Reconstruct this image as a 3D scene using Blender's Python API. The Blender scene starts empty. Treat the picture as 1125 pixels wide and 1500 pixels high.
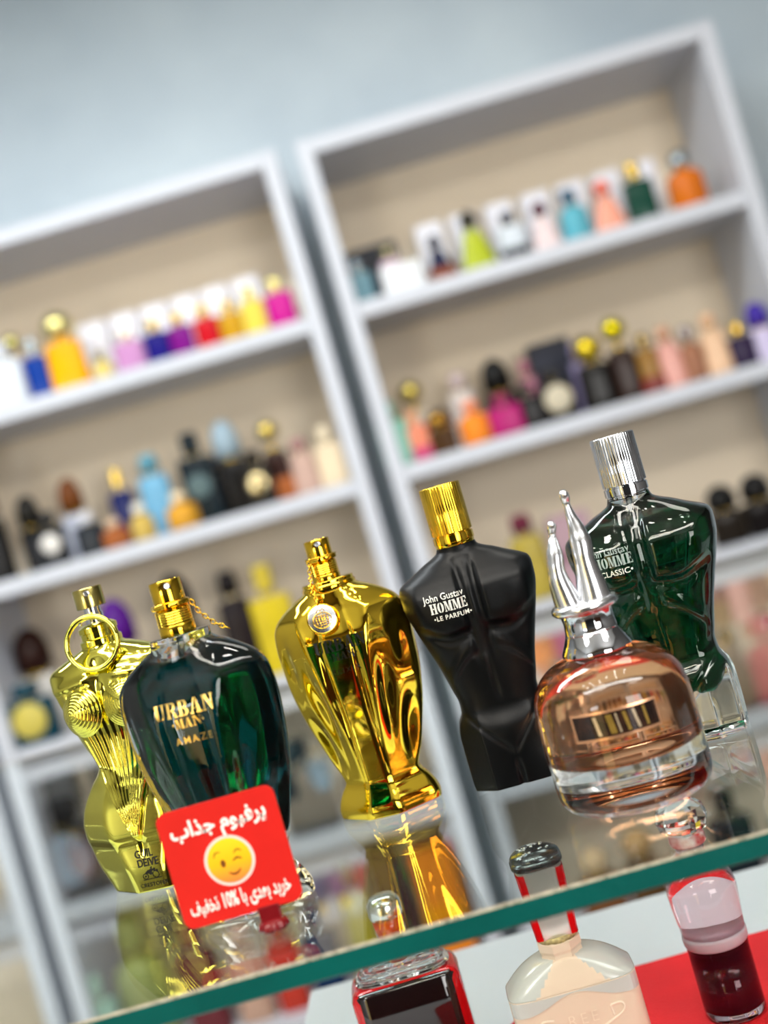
import bpy, bmesh, math, random
from math import sin, cos, pi, radians, sqrt, exp, atan2, tan
from mathutils import Vector, Matrix
from mathutils.bvhtree import BVHTree

random.seed(7)
S = bpy.context.scene
COL = S.collection

# ------------------------------------------------------------------ camera
F = 1700.0                       # focal length in pixels of the 1125x1500 frame
CAM = Vector((0, 0, 1.45))
ROLL, YAW, PITCH = radians(16.1), radians(1.3), radians(-0.40)
Fw = Vector((-sin(YAW) * cos(PITCH), cos(YAW) * cos(PITCH), sin(PITCH)))
R0 = Fw.cross(Vector((0, 0, 1))).normalized()
U0 = R0.cross(Fw).normalized()
Rc = R0 * cos(ROLL) - U0 * sin(ROLL)
Uc = R0 * sin(ROLL) + U0 * cos(ROLL)
cd = bpy.data.cameras.new('camera')
cam = bpy.data.objects.new('camera', cd)
COL.objects.link(cam)
cam.matrix_world = Matrix(((Rc.x, Uc.x, -Fw.x, CAM.x), (Rc.y, Uc.y, -Fw.y, CAM.y), (Rc.z, Uc.z, -Fw.z, CAM.z), (0, 0, 0, 1)))
cd.sensor_fit = 'VERTICAL'
cd.sensor_height = 36.0
cd.lens = 36.0 * F / 1500.0
cd.clip_start = 0.02
cd.dof.use_dof = True
cd.dof.focus_distance = 0.565
cd.dof.aperture_fstop = cd.lens / 9.8      # 9.8 mm aperture
S.camera = cam

# ------------------------------------------------------------------ exposure, world
S.view_settings.view_transform = 'Standard'
S.view_settings.look = 'None'
S.view_settings.gamma = 1.0
S.view_settings.exposure = 0.0
S.view_settings.use_curve_mapping = False
S.cycles.use_denoising = True
S.cycles.max_bounces = 14
S.cycles.transmission_bounces = 12
S.cycles.glossy_bounces = 6
S.cycles.diffuse_bounces = 3
S.cycles.sample_clamp_indirect = 6.0
S.cycles.blur_glossy = 0.3
W = bpy.data.worlds.new('world')
S.world = W
W.use_nodes = True
W.node_tree.nodes['Background'].inputs[0].default_value = (0.75, 0.82, 0.9, 1)
W.node_tree.nodes['Background'].inputs[1].default_value = 0.35
PANEL_E, SPOT_E, RING_E = 7.0, 60.0, 22.0
CEIL = 3.06


def area(name, loc, size, power, color, rot):
    l = bpy.data.lights.new(name, 'AREA')
    l.shape = 'RECTANGLE'
    l.size, l.size_y = size
    l.energy = power
    l.color = color
    o = bpy.data.objects.new(name, l)
    o.location = loc
    o.rotation_euler = rot
    COL.objects.link(o)
    return o


area('ceiling_fill_light', (-0.9, 1.35, 3.0), (2.4, 0.25), 50, (0.90, 0.96, 1.0), (0, 0, 0))  # bare area light added under the ceiling, no fixture modelled
area('ceiling_fill_light', (0.2, -0.6, 3.0), (3.2, 0.3), 60, (1.0, 0.96, 0.9), (0, 0, 0))  # second added area light, throws light into the cabinets from the front
area('front_fill_light', (1.55, -2.55, 1.55), (1.5, 1.9), 85, (1.0, 0.98, 0.95), (radians(90), 0, 0))  # added fill behind the viewer to brighten the cabinets; no window there
area('front_fill_light', (-2.1, -2.55, 1.55), (0.9, 1.9), 60, (0.95, 0.98, 1.0), (radians(90), 0, 0))  # matching added fill on the left, likewise without a window

# ------------------------------------------------------------------ projection helpers (photo pixel -> point in the room)


def ray(px, py):
    return (Fw * F + Rc * (px - 562.5) - Uc * (py - 750.0)).normalized()


def at_z(px, py, z):
    d = ray(px, py)
    return CAM + d * ((z - CAM.z) / d.z)


def at_y(px, py, y):
    d = ray(px, py)
    return CAM + d * ((y - CAM.y) / d.y)


def zrow(yp, y):                 # height of a level line seen at unrolled row yp at depth y
    return CAM.z - (yp - 864.0) / F * y


# ------------------------------------------------------------------ material helpers
def lin(c):
    return tuple(((v / 255) / 12.92 if v / 255 <= 0.04045 else ((v / 255 + 0.055) / 1.055) ** 2.4) for v in c) + (1,)


MATS = {}


def mat(name, rgb=(200, 200, 200), rough=0.5, metal=0.0, trans=0.0, ior=1.45, coat=0.0, emit=0.0, noise=0.0, nscale=8.0,
        bump=0.0, bscale=200.0, spec=0.5, alt=None, aniso=None):
    if name in MATS:
        return MATS[name]
    m = bpy.data.materials.new(name)
    MATS[name] = m
    m.use_nodes = True
    nt = m.node_tree
    b = nt.nodes['Principled BSDF']
    b.inputs['Base Color'].default_value = lin(rgb)
    b.inputs['Roughness'].default_value = rough
    b.inputs['Metallic'].default_value = metal
    b.inputs['Transmission Weight'].default_value = trans
    b.inputs['IOR'].default_value = ior
    b.inputs['Coat Weight'].default_value = coat
    b.inputs['Specular IOR Level'].default_value = spec
    if emit:
        b.inputs['Emission Color'].default_value = lin(rgb)
        b.inputs['Emission Strength'].default_value = emit
    tc = nt.nodes.new('ShaderNodeTexCoord')
    if noise or alt:
        n = nt.nodes.new('ShaderNodeTexNoise')
        n.inputs['Scale'].default_value = nscale
        n.inputs['Detail'].default_value = 5
        nt.links.new(tc.outputs['Object'], n.inputs['Vector'])
        r = nt.nodes.new('ShaderNodeValToRGB')
        r.color_ramp.elements[0].position = 0.35
        r.color_ramp.elements[1].position = 0.65
        c1 = lin(rgb)
        c2 = lin(alt) if alt else tuple(min(1, v * (1 - noise)) for v in c1[:3]) + (1,)
        r.color_ramp.elements[0].color = c1
        r.color_ramp.elements[1].color = c2
        nt.links.new(n.outputs['Fac'], r.inputs['Fac'])
        nt.links.new(r.outputs['Color'], b.inputs['Base Color'])
    if bump:
        n2 = nt.nodes.new('ShaderNodeTexNoise')
        n2.inputs['Scale'].default_value = bscale
        n2.inputs['Detail'].default_value = 3
        nt.links.new(tc.outputs['Object'], n2.inputs['Vector'])
        bp = nt.nodes.new('ShaderNodeBump')
        bp.inputs['Strength'].default_value = bump
        bp.inputs['Distance'].default_value = 0.001
        nt.links.new(n2.outputs['Fac'], bp.inputs['Height'])
        nt.links.new(bp.outputs['Normal'], b.inputs['Normal'])
    return m


GOLD = mat('polished gold', (250, 205, 60), 0.07, 1.0, noise=0.06, nscale=60)
LIME_GOLD = mat('pale greenish gold', (240, 230, 100), 0.06, 1.0, noise=0.06, nscale=60)
DEEP_GOLD = mat('deep yellow gold mirror', (252, 214, 66), 0.035, 1.0, noise=0.05, nscale=40)
CHROME = mat('chrome', (225, 228, 235), 0.06, 1.0, noise=0.05, nscale=80)
SILVER = mat('satin silver', (240, 242, 246), 0.22, 1.0, noise=0.06, nscale=80)
BLACK = mat('satin black lacquer', (7, 9, 11), 0.38, 0.0, spec=.25, noise=0.3, nscale=40, bump=0.05, bscale=900)
CLEAR = mat('clear glass', (250, 253, 252), 0.0, 0.0, trans=1.0, ior=1.46)
GREENGLASS = mat('clear float glass', (243, 252, 249), 0.0, 0.0, trans=1.0, ior=1.3)
EDGE = mat('ground teal glass edge', (0, 88, 82), 0.4, 0.0, noise=0.2, nscale=30, spec=.25, bump=0.25, bscale=500)
EDGE_TOP = mat('chipped glass arris', (190, 178, 150), 0.35, 0.0, trans=0.3, noise=0.5, nscale=260)
TEAL_LIQ = mat('teal perfume', (0, 74, 80), 0.0, 0.0, trans=0.97, ior=1.06, noise=0.1, nscale=30)
GREEN_LIQ = mat('dark green perfume', (16, 82, 42), 0.0, 0.0, trans=0.96, ior=1.08, noise=0.35, nscale=40, alt=(5, 50, 40))
PEACH_LIQ = mat('peach perfume', (255, 186, 138), 0.0, 0.0, trans=0.97, ior=1.1, noise=0.1, nscale=20)
PLASTIC_TUBE = mat('clear dip tube', (225, 235, 235), 0.1, 0.0, trans=0.9)
GOLD_INK = mat('gold foil print', (246, 205, 110), 0.25, 0.85, noise=0.15, nscale=300)
WHITE_INK = mat('silver white print', (235, 236, 225), 0.35, 0.15, noise=0.05, nscale=300)
GREY_INK = mat('pale grey print', (165, 178, 172), 0.35, 0.1, noise=0.1, nscale=300)
DARK_INK = mat('black print', (12, 11, 8), 0.4, 0.0, noise=0.05, nscale=300)
WHITE = mat('white laminate', (222, 226, 232), 0.35, noise=0.03, nscale=6)
CABWHITE = mat('white cabinet laminate', (204, 208, 217), 0.4, noise=0.04, nscale=5)
BEIGE = mat('warm beige back panel', (240, 224, 199), 0.55, noise=0.04, nscale=5)
RED = mat('red card', (216, 34, 28), 0.35, noise=0.08, nscale=40)
REDCLOTH = mat('red velvet cloth', (206, 6, 18), 0.8, noise=0.2, nscale=14, bump=0.4, bscale=700)
MAROON = mat('maroon plastic', (120, 20, 26), 0.2, noise=0.1, nscale=60)
CREAM = mat('cream lacquer', (226, 202, 178), 0.28, noise=0.03, nscale=30)
PEARL = mat('pearl white glass', (200, 200, 194), 0.15, noise=0.03, nscale=30, coat=0.4)
REDGLOSS = mat('red gloss inlay', (196, 8, 14), 0.12, noise=0.08, nscale=60, coat=0.5)
DARKLIQ = mat('nearly black perfume', (26, 12, 12), 0.06, noise=0.2, nscale=30, coat=0.6)
PURPLE = mat('dark purple perfume', (66, 10, 40), 0.05, trans=0.5, noise=0.3, nscale=40)
WHITETXT = mat('white print', (250, 248, 240), 0.5, noise=0.03, nscale=100)

# ------------------------------------------------------------------ object helpers


def link(name, me, m, parent=None, smooth=True, angle=None):
    if m and not me.materials:
        for mm in (m if isinstance(m, (list, tuple)) else [m]):
            me.materials.append(mm)
    o = bpy.data.objects.new(name, me)
    COL.objects.link(o)
    if parent is not None:
        o.parent = parent
    if smooth:
        if angle is None:
            me.shade_smooth()
        else:
            me.shade_smooth()
            bm = bmesh.new()
            bm.from_mesh(me)
            for e in bm.edges:
                if len(e.link_faces) == 2 and e.calc_face_angle(0) > radians(angle):
                    e.smooth = False
            bm.to_mesh(me)
            bm.free()
    return o


def pydata(verts, faces):
    me = bpy.data.meshes.new('mesh')
    me.from_pydata([tuple(v) for v in verts], [], faces)
    me.update()
    return me


def empty(name, loc, rz=0.0, label=None, cat=None, group=None):
    o = bpy.data.objects.new(name, None)
    COL.objects.link(o)
    o.location = loc
    o.rotation_euler = (0, 0, rz)
    o.empty_display_size = 0.02
    tag(o, label, cat, group)
    return o


def tag(o, label=None, cat=None, group=None, kind=None):
    if label:
        o['label'] = label
    if cat:
        o['category'] = cat
    if group:
        o['group'] = group
    if kind:
        o['kind'] = kind
    return o


def box_me(x0, x1, y0, y1, z0, z1, bev=0.0, seg=2):
    bm = bmesh.new()
    bmesh.ops.create_cube(bm, size=1)
    for v in bm.verts:
        v.co = ((x0 + x1) / 2 + v.co.x * (x1 - x0), (y0 + y1) / 2 + v.co.y * (y1 - y0), (z0 + z1) / 2 + v.co.z * (z1 - z0))
    if bev:
        bmesh.ops.bevel(bm, geom=bm.edges[:], offset=bev, segments=seg, affect='EDGES', profile=0.5)
    me = bpy.data.meshes.new('mesh')
    bm.to_mesh(me)
    bm.free()
    return me


def lathe_me(prof, n=48, flute=None, phase=0.0):
    """prof: list of (r, z) from bottom to top; closed with poles."""
    verts, faces = [], []
    for i, (r, z) in enumerate(prof):
        for k in range(n):
            a = 2 * pi * k / n + phase
            rr = r
            if flute and flute[1] <= z <= flute[2]:
                rr = r * (1 + flute[3] * cos(flute[0] * a))
            verts.append((rr * cos(a), rr * sin(a), z))
    m = len(prof)
    for i in range(m - 1):
        for k in range(n):
            k2 = (k + 1) % n
            faces.append((i * n + k, i * n + k2, (i + 1) * n + k2, (i + 1) * n + k))
    faces.append(tuple(range(n - 1, -1, -1)))
    faces.append(tuple((m - 1) * n + k for k in range(n)))
    return pydata(verts, faces)


def tube_me(pts, rad, n=10, closed=False):
    """tube along points; rad a number or a list."""
    pts = [Vector(p) for p in pts]
    N = len(pts)
    rads = rad if isinstance(rad, (list, tuple)) else [rad] * N
    verts, faces = [], []
    up = None
    for i, p in enumerate(pts):
        a = pts[(i - 1) % N] if (closed or i > 0) else p
        b = pts[(i + 1) % N] if (closed or i < N - 1) else p
        t = (b - a).normalized()
        if up is None:
            up = Vector((0, 0, 1)) if abs(t.z) < 0.9 else Vector((0, 1, 0))
        s = t.cross(up).normalized()
        up = s.cross(t).normalized()
        for k in range(n):
            an = 2 * pi * k / n
            verts.append(p + (s * cos(an) + up * sin(an)) * rads[i])
    for i in range(N if closed else N - 1):
        j = (i + 1) % N
        for k in range(n):
            k2 = (k + 1) % n
            faces.append((i * n + k, i * n + k2, j * n + k2, j * n + k))
    if not closed:
        faces.append(tuple(range(n - 1, -1, -1)))
        faces.append(tuple((N - 1) * n + k for k in range(n)))
    return pydata(verts, faces)


def interp(tab, z):
    """smooth (monotone cubic-like) interpolation in a table [(z, v)...] ascending."""
    if z <= tab[0][0]:
        return tab[0][1]
    if z >= tab[-1][0]:
        return tab[-1][1]
    for i in range(len(tab) - 1):
        if z <= tab[i + 1][0]:
            z0, v0 = tab[i]
            z1, v1 = tab[i + 1]
            h = z1 - z0
            t = (z - z0) / h
            d = (v1 - v0) / h
            dl = (v0 - tab[i - 1][1]) / (z0 - tab[i - 1][0]) if i > 0 else d
            dr = (tab[i + 2][1] - v1) / (tab[i + 2][0] - z1) if i + 2 < len(tab) else d
            m0 = 0 if dl * d <= 0 else 2 * dl * d / (dl + d)
            m1 = 0 if dr * d <= 0 else 2 * dr * d / (dr + d)
            t2, t3 = t * t, t * t * t
            return (2 * t3 - 3 * t2 + 1) * v0 + (t3 - 2 * t2 + t) * h * m0 + (-2 * t3 + 3 * t2) * v1 + (t3 - t2) * h * m1
    return tab[-1][1]


def body_me(zs, pt, n=144):
    """closed loft: pt(theta, z) -> (x, y, z')."""
    verts, faces = [], []
    for z in zs:
        for k in range(n):
            verts.append(pt(2 * pi * k / n, z))
    m = len(zs)
    for i in range(m - 1):
        for k in range(n):
            k2 = (k + 1) % n
            faces.append((i * n + k, i * n + k2, (i + 1) * n + k2, (i + 1) * n + k))
    c0 = Vector((0, 0, 0))
    c1 = Vector((0, 0, 0))
    for k in range(n):
        c0 += Vector(verts[k]) / n
        c1 += Vector(verts[(m - 1) * n + k]) / n
    i0 = len(verts)
    verts.append(tuple(c0))
    verts.append(tuple(c1))
    for k in range(n):
        k2 = (k + 1) % n
        faces.append((i0, k2, k))
        faces.append((i0 + 1, (m - 1) * n + k, (m - 1) * n + k2))
    return pydata(verts, faces)


def frange(a, b, n):
    return [a + (b - a) * i / (n - 1) for i in range(n)]


def sstep(a, b, x):
    t = max(0.0, min(1.0, (x - a) / (b - a)))
    return t * t * (3 - 2 * t)


def g(x, s):
    return exp(-(x / s) ** 2)


def facet_r(th, fs, p):
    s = 0.0
    for phi, h in fs:
        c = cos(th - phi) / h
        if c > 0:
            s += c ** p
    return s ** (-1.0 / p)


def superr(th, a, b, n):
    return (abs(cos(th) / a) ** n + abs(sin(th) / b) ** n) ** (-1.0 / n)


# ---- lettering: real letter shapes laid on a body's surface
FONTDIR = bpy.utils.resource_path('LOCAL') + '/datafiles/fonts/'


def text_raw(s, size, offset=0.0, shear=0.0, spacing=1.0, sx=1.0, res=3):
    c = bpy.data.curves.new('lettering', 'FONT')
    c.body = s
    c.size = 1.0
    c.align_x = 'CENTER'
    c.align_y = 'CENTER'
    c.offset = offset
    c.shear = shear
    c.space_character = spacing
    c.resolution_u = res
    o = bpy.data.objects.new('tmp', c)
    me = bpy.data.meshes.new_from_object(o)
    vs = [(v.co.x * size * sx, v.co.y * size) for v in me.vertices]
    fs = [tuple(p.vertices) for p in me.polygons]
    bpy.data.objects.remove(o)
    return vs, fs


def bvh_of(o):
    me = o.data
    return BVHTree.FromPolygons([v.co for v in me.vertices], [tuple(p.vertices) for p in me.polygons])


def lay_text(name, s, size, x, z, tree, m, parent, eps=0.00025, rot=0.0, az=0.0, cx=0.0, **kw):
    """az: direction (about the vertical) the letters face, 0 = front (-y)."""
    vs, fs = text_raw(s, size, **kw)
    return lay_flat(name, vs, fs, x, z, tree, m, parent, eps, rot, az)


def lay_flat(name, vs, fs, x, z, tree, m, parent, eps=0.00025, rot=0.0, az=0.0):
    out = []
    ca, sa = cos(az), sin(az)
    ymin = None
    pend = []
    for (u, v) in vs:
        uu = x + u * cos(rot) - v * sin(rot)
        vv = z + u * sin(rot) + v * cos(rot)
        # start point in front of the body, ray goes inwards
        org = Vector((uu * ca + 0.2 * sa, uu * sa - 0.2 * ca, vv))
        d = Vector((-sa, ca, 0))
        hit = tree.ray_cast(org, d)
        if hit[0] is None:
            pend.append(len(out))
            out.append(org + d * 0.18)
        else:
            out.append(hit[0] - d * eps)
    me = pydata(out, fs)
    return link(name, me, m, parent, smooth=False)


def slab_word(word, size, sx=1.0, gap=.12):
    """heavy slab-serif stencil capitals built from small polygons; returns verts, faces centred on 0."""
    def rect(x0, y0, x1, y1):
        return [(x0, y0), (x1, y0), (x1, y1), (x0, y1)]

    def arc(cx, cy, ra, rb, ia, ib, a0, a1, n=9):
        out = []
        for i in range(n):
            t0 = radians(a0 + (a1 - a0) * i / n)
            t1 = radians(a0 + (a1 - a0) * (i + 1) / n)
            out.append([(cx + ia * cos(t0), cy + ib * sin(t0)), (cx + ra * cos(t0), cy + rb * sin(t0)), (cx + ra * cos(t1), cy + rb * sin(t1)), (cx + ia * cos(t1), cy + ib * sin(t1))])
        return out
    L = {}
    L['H'] = (1.0, [rect(.08, 0, .36, 1), rect(.64, 0, .92, 1), rect(0, 0, .44, .09), rect(0, .91, .44, 1), rect(.56, 0, 1, .09), rect(.56, .91, 1, 1), rect(.40, .45, .60, .55)])
    L['O'] = (.9, arc(.42, .5, .42, .5, .12, .40, 97, 263) + arc(.48, .5, .42, .5, .12, .40, -83, 83))
    L['M'] = (1.15, [rect(.10, 0, .20, 1), rect(0, 0, .3, .09), rect(0, .91, .24, 1), [(.12, 1), (.42, 1), (.64, .12), (.5, .0)], [(.68, .16), (.6, .08), (.78, 1), (.86, 1)], rect(.80, 0, 1.07, 1), rect(.72, 0, 1.15, .09), rect(.8, .91, 1.15, 1)])
    L['E'] = (.82, [rect(.08, 0, .36, 1), rect(0, 0, .36, .09), rect(0, .91, .36, 1), rect(.42, 0, .8, .09), rect(.42, .91, .78, 1), rect(.42, .46, .6, .54), rect(.72, 0, .82, .28), rect(.7, .72, .78, 1), rect(.56, .36, .62, .64)])
    L['U'] = (.96, [rect(.08, .3, .36, 1), rect(0, .91, .44, 1), rect(.7, .3, .8, 1), rect(.58, .91, .92, 1)] + arc(.42, .3, .34, .3, .06, .2, 180, 262) + arc(.48, .3, .32, .3, .22, .2, 278, 360))
    L['R'] = (.98, [rect(.08, 0, .34, 1), rect(0, 0, .42, .09), rect(0, .91, .34, 1), rect(.40, .91, .5, 1), rect(.40, .47, .5, .55), [(.44, .5), (.68, .5), (.94, .06), (.7, .0)], rect(.66, 0, .98, .09)] + arc(.5, .735, .38, .265, .12, .19, -90, 90))
    L['B'] = (.94, [rect(.08, 0, .34, 1), rect(0, 0, .34, .09), rect(0, .91, .34, 1), rect(.40, .91, .5, 1), rect(.40, .47, .5, .56), rect(.40, 0, .5, .09)] + arc(.5, .755, .34, .245, .1, .17, -90, 90) + arc(.5, .27, .42, .27, .12, .19, -90, 90))
    L['A'] = (1.02, [[(.10, .0), (.20, .0), (.46, .94), (.40, 1)], rect(0, 0, .3, .09), [(.60, .0), (.92, .0), (.62, 1), (.42, 1)], rect(.54, 0, 1.02, .09), rect(.30, .28, .52, .36)])
    L['N'] = (1.04, [rect(.12, 0, .22, 1), rect(0, 0, .34, .09), rect(0, .91, .3, 1), [(.12, 1), (.42, 1), (.92, .1), (.80, .0)], rect(.82, .1, .92, 1), rect(.70, .91, 1.04, 1)])
    L['.'] = (.3, [[(.15 + .13 * cos(t), .5 + .13 * sin(t)) for t in frange(0, 2 * pi, 9)[:-1]]])
    vs, fs = [], []
    x = 0.0
    for ch in word:
        w, polys = L[ch]
        for pl in polys:
            n0 = len(vs)
            vs += [(x + p[0], p[1]) for p in pl]
            fs.append(tuple(range(n0, n0 + len(pl))))
        x += w + gap
    W_ = x - gap
    return [((v[0] - W_ / 2) * size * sx, (v[1] - .5) * size) for v in vs], fs


def lay_slab(word, size, x, z, tree, m, par, sx=1.0, rot=0.0, gap=.1, eps=.00025):
    vs, fs = slab_word(word, size, sx, gap)
    return lay_flat('lettering', vs, fs, x, z, tree, m, par, eps, rot)


def disc_pts(r, n=32, cx=0, cy=0):
    return [(cx + r * cos(2 * pi * k / n), cy + r * sin(2 * pi * k / n)) for k in range(n)]


# ================================================================== the room
def struct(name, me, m, parent=None, smooth=False):
    o = link(name, me, m, parent, smooth=smooth)
    if parent is None:
        o['kind'] = 'structure'
    return o


WALLM = bpy.data.materials.new('mottled blue grey plaster')
WALLM.use_nodes = True
nt = WALLM.node_tree
b = nt.nodes['Principled BSDF']
b.inputs['Roughness'].default_value = 0.42
tc = nt.nodes.new('ShaderNodeTexCoord')
n1 = nt.nodes.new('ShaderNodeTexNoise')
n1.inputs['Scale'].default_value = 2.2
n1.inputs['Detail'].default_value = 6
rr = nt.nodes.new('ShaderNodeValToRGB')
rr.color_ramp.elements[0].position = 0.3
rr.color_ramp.elements[0].color = lin((172, 188, 200))
rr.color_ramp.elements[1].position = 0.72
rr.color_ramp.elements[1].color = lin((196, 210, 218))
nt.links.new(tc.outputs['Object'], n1.inputs['Vector'])
nt.links.new(n1.outputs['Fac'], rr.inputs['Fac'])
nt.links.new(rr.outputs['Color'], b.inputs['Base Color'])

YC = 2.6                 # cabinet fronts
CDEP = 0.33
YW = YC + CDEP + 0.02
struct('wall_back', box_me(-2.8, 3.0, YW, YW + 0.1, 0, CEIL), WALLM)
struct('wall_left', box_me(-2.9, -2.8, -2.6, YW + 0.1, 0, CEIL), mat('grey side wall', (150, 150, 148), 0.6, noise=0.05))
struct('wall_right', box_me(3.0, 3.1, -2.6, YW + 0.1, 0, CEIL), mat('dark side wall', (95, 92, 90), 0.6, noise=0.05))
struct('wall_front', box_me(-2.9, 3.1, -2.7, -2.6, 0, CEIL), mat('warm front wall', (92, 76, 58), 0.6, noise=0.05))
struct('floor', box_me(-2.9, 3.1, -2.7, YW + 0.1, -0.1, 0), mat('dark stone floor', (92, 84, 78), 0.25, noise=0.2, nscale=3))
struct('ceiling', box_me(-2.9, 3.1, -2.7, YW + 0.1, CEIL, CEIL + 0.1), mat('ceiling paint', (205, 205, 200), 0.7, noise=0.03))

# ceiling lamps (above the frame; they light the room and glint in the bottles)
LAMP = mat('lit diffuser', (255, 250, 240), 0.5, emit=PANEL_E)
SPOTM = mat('lit spot lens', (255, 250, 240), 0.5, emit=SPOT_E)
RINGM = mat('lit ring tube', (255, 244, 225), 0.5, emit=RING_E)
HOUS = mat('lamp housing', (230, 230, 230), 0.4, noise=0.02)


def square_lamp(x, y, w, label):
    t = empty('ceiling_light', (x, y, CEIL), 0, label, 'lamp', 'ceiling panel lamps')
    link('frame', box_me(-w, w, -w, w, -0.03, -0.001, 0.006), HOUS, t, smooth=False)
    link('diffuser', box_me(-w + .03, w - .03, -w + .03, w - .03, -0.036, -0.029), LAMP, t, smooth=False)


square_lamp(-1.3, 1.3, 0.3, 'square white ceiling panel lamp above the left cabinet')
square_lamp(0.6, 1.3, 0.3, 'square white ceiling panel lamp above the right cabinet')
square_lamp(-1.2, -0.7, 0.3, 'square white ceiling panel lamp behind the viewer, left side')
square_lamp(1.3, -0.9, 0.3, 'square white ceiling panel lamp behind the viewer, right side')
k = 0
sp0 = None
for (x, y) in [(-.55, .15), (-.25, .15), (.05, .15), (.35, .15), (-.55, -.15), (-.25, -.15), (.35, -.15), (.65, .15), (-.85, .15), (.65, .45), (.35, .45), (-.85, -.15)]:
    if sp0 is None:
        sp0 = empty('spot_lamp', (x, y, CEIL), 0)
        link('bezel', lathe_me([(0.045, -0.012), (0.05, -0.001)], 24), HOUS, sp0, smooth=False)
        link('lens', lathe_me([(0.034, -0.014), (0.036, -0.0121)], 24), SPOTM, sp0, smooth=False)
        t = sp0
    else:
        t = sp0.copy()
        COL.objects.link(t)
        t.location = (x, y, CEIL)
        for ch in sp0.children:
            c = ch.copy()
            COL.objects.link(c)
            c.parent = t
    tag(t, 'small round recessed spot lamp in ceiling, %s row, %s from the left' % ({.15: 'middle', -.15: 'near', .45: 'far'}[y], ('first', 'second', 'third', 'fourth', 'fifth', 'sixth')[round((x + .85) / .3)]), 'lamp', 'recessed spot lamps')
    k += 1
rl = empty('ring_lamp', (-0.28, -0.25, 2.5), 0, 'round glowing ring lamp hanging over the glass shelf', 'lamp')
ringpts = [(0.2 * cos(a), 0.2 * sin(a), 0) for a in frange(0, 2 * pi, 49)[:-1]]
link('ring_tube', tube_me(ringpts, 0.02, 10, True), RINGM, rl)
for a in (0.5, 2.6, 4.7):
    link('hanging_wire', tube_me([(0.2 * cos(a), 0.2 * sin(a), 0.015), (0.2 * cos(a), 0.2 * sin(a), CEIL - 2.5)], 0.0015, 6), CHROME, rl)


# ------------------------------------------------------------------ wall cabinets
TOPZ = zrow(320, YC)
ROWY = [570, 818, 1066, 1314, 1562, 1810]      # top surfaces of the shelves, unrolled rows
SHZ = [zrow(v, YC) for v in ROWY]
TH = 0.036
PT = 0.036


def XC(xp):      # unrolled column at the cabinet front -> world x
    return (xp - 333.5 - F * tan(YAW)) / F * YC


def cabinet(x0, x1, label):
    c = empty('wall_cabinet', (x0, YC, 0), 0, label, 'cabinet', 'open white wall cabinets')
    w = x1 - x0
    zb = SHZ[-1] - 0.02
    link('side_panel', box_me(0, PT, 0, CDEP, zb, TOPZ, 0.002), CABWHITE, c, smooth=False)
    link('side_panel', box_me(w - PT, w, 0, CDEP, zb, TOPZ, 0.002), CABWHITE, c, smooth=False)
    link('top_panel', box_me(PT, w - PT, 0, CDEP, TOPZ - TH, TOPZ, 0.002), CABWHITE, c, smooth=False)
    link('back_panel', box_me(PT, w - PT, CDEP - 0.012, CDEP, zb, TOPZ - TH), BEIGE, c, smooth=False)
    for z in SHZ:
        link('shelf_board', box_me(PT, w - PT, 0.004, CDEP - 0.012, z - TH, z, 0.002), CABWHITE, c, smooth=False)
    link('plinth', box_me(0.02, w - 0.02, 0.03, CDEP, 0, zb), CABWHITE, c, smooth=False)
    return c


cabinet(XC(-972), XC(-336), 'white open shelf cabinet at the far left, only its right side panel showing')
cabinet(XC(-313), XC(326), 'white open cabinet on the left holding the row of small jewel-coloured bottles')
cabinet(XC(357), XC(988), 'white open cabinet on the right with the orange and dark green bottles on top shelf')

# ------------------------------------------------------------------ bottles and boxes on the cabinet shelves
BM = {}


def bmat(rgb, kind='g'):
    key = (rgb, kind)
    if key not in BM:
        nm = 'shelf %s %d %d %d' % ((kind,) + rgb)
        if kind == 'm':
            BM[key] = mat(nm, rgb, 0.18, 0.9, noise=0.1, nscale=30)
        elif kind == 't':
            BM[key] = mat(nm, rgb, 0.08, 0.0, trans=0.55, noise=0.15, nscale=20)
        elif kind == 'c':
            BM[key] = mat(nm, rgb, 0.55, 0.0, noise=0.05, nscale=20)
        else:
            BM[key] = mat(nm, rgb, 0.2, 0.0, spec=.2, noise=0.15, nscale=20)
    return BM[key]


def rounded_slab(w, d, z0, z1, tw=None, td=None, e=4.0, edge=0.12, n=28, crown=0.0):
    """upright body of super-elliptic section, softened at both ends; tw/td = size factor at the top."""
    tw = 1.0 if tw is None else tw
    td = tw if td is None else td
    h = z1 - z0
    r = edge * min(w, d)
    prof = [(0.0, 0.80), (0.2, 0.93), (1.0, 1.0)]
    verts, faces = [], []
    lv = [(z0, .86), (z0 + .3 * r, .96), (z0 + r, 1.0)]
    lv += [(z0 + h * q, 1.0) for q in (.3, .5, .7)]
    lv += [(z1 - r, 1.0), (z1 - .35 * r, .95), (z1, .82)]
    for z, k in lv:
        q = (z - z0) / h
        a = w / 2 * k * (1 + (tw - 1) * q)
        bb = d / 2 * k * (1 + (td - 1) * q)
        for i in range(n):
            th = 2 * pi * i / n
            s = superr(th, a, bb, e)
            verts.append((s * cos(th), s * sin(th), z))
    m = len(lv)
    for i in range(m - 1):
        for k in range(n):
            k2 = (k + 1) % n
            faces.append((i * n + k, i * n + k2, (i + 1) * n + k2, (i + 1) * n + k))
    faces.append(tuple(range(n - 1, -1, -1)))
    faces.append(tuple((m - 1) * n + k for k in range(n)))
    return pydata(verts, faces)


PX = YC / F            # metres per photo pixel at the shelves


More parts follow.
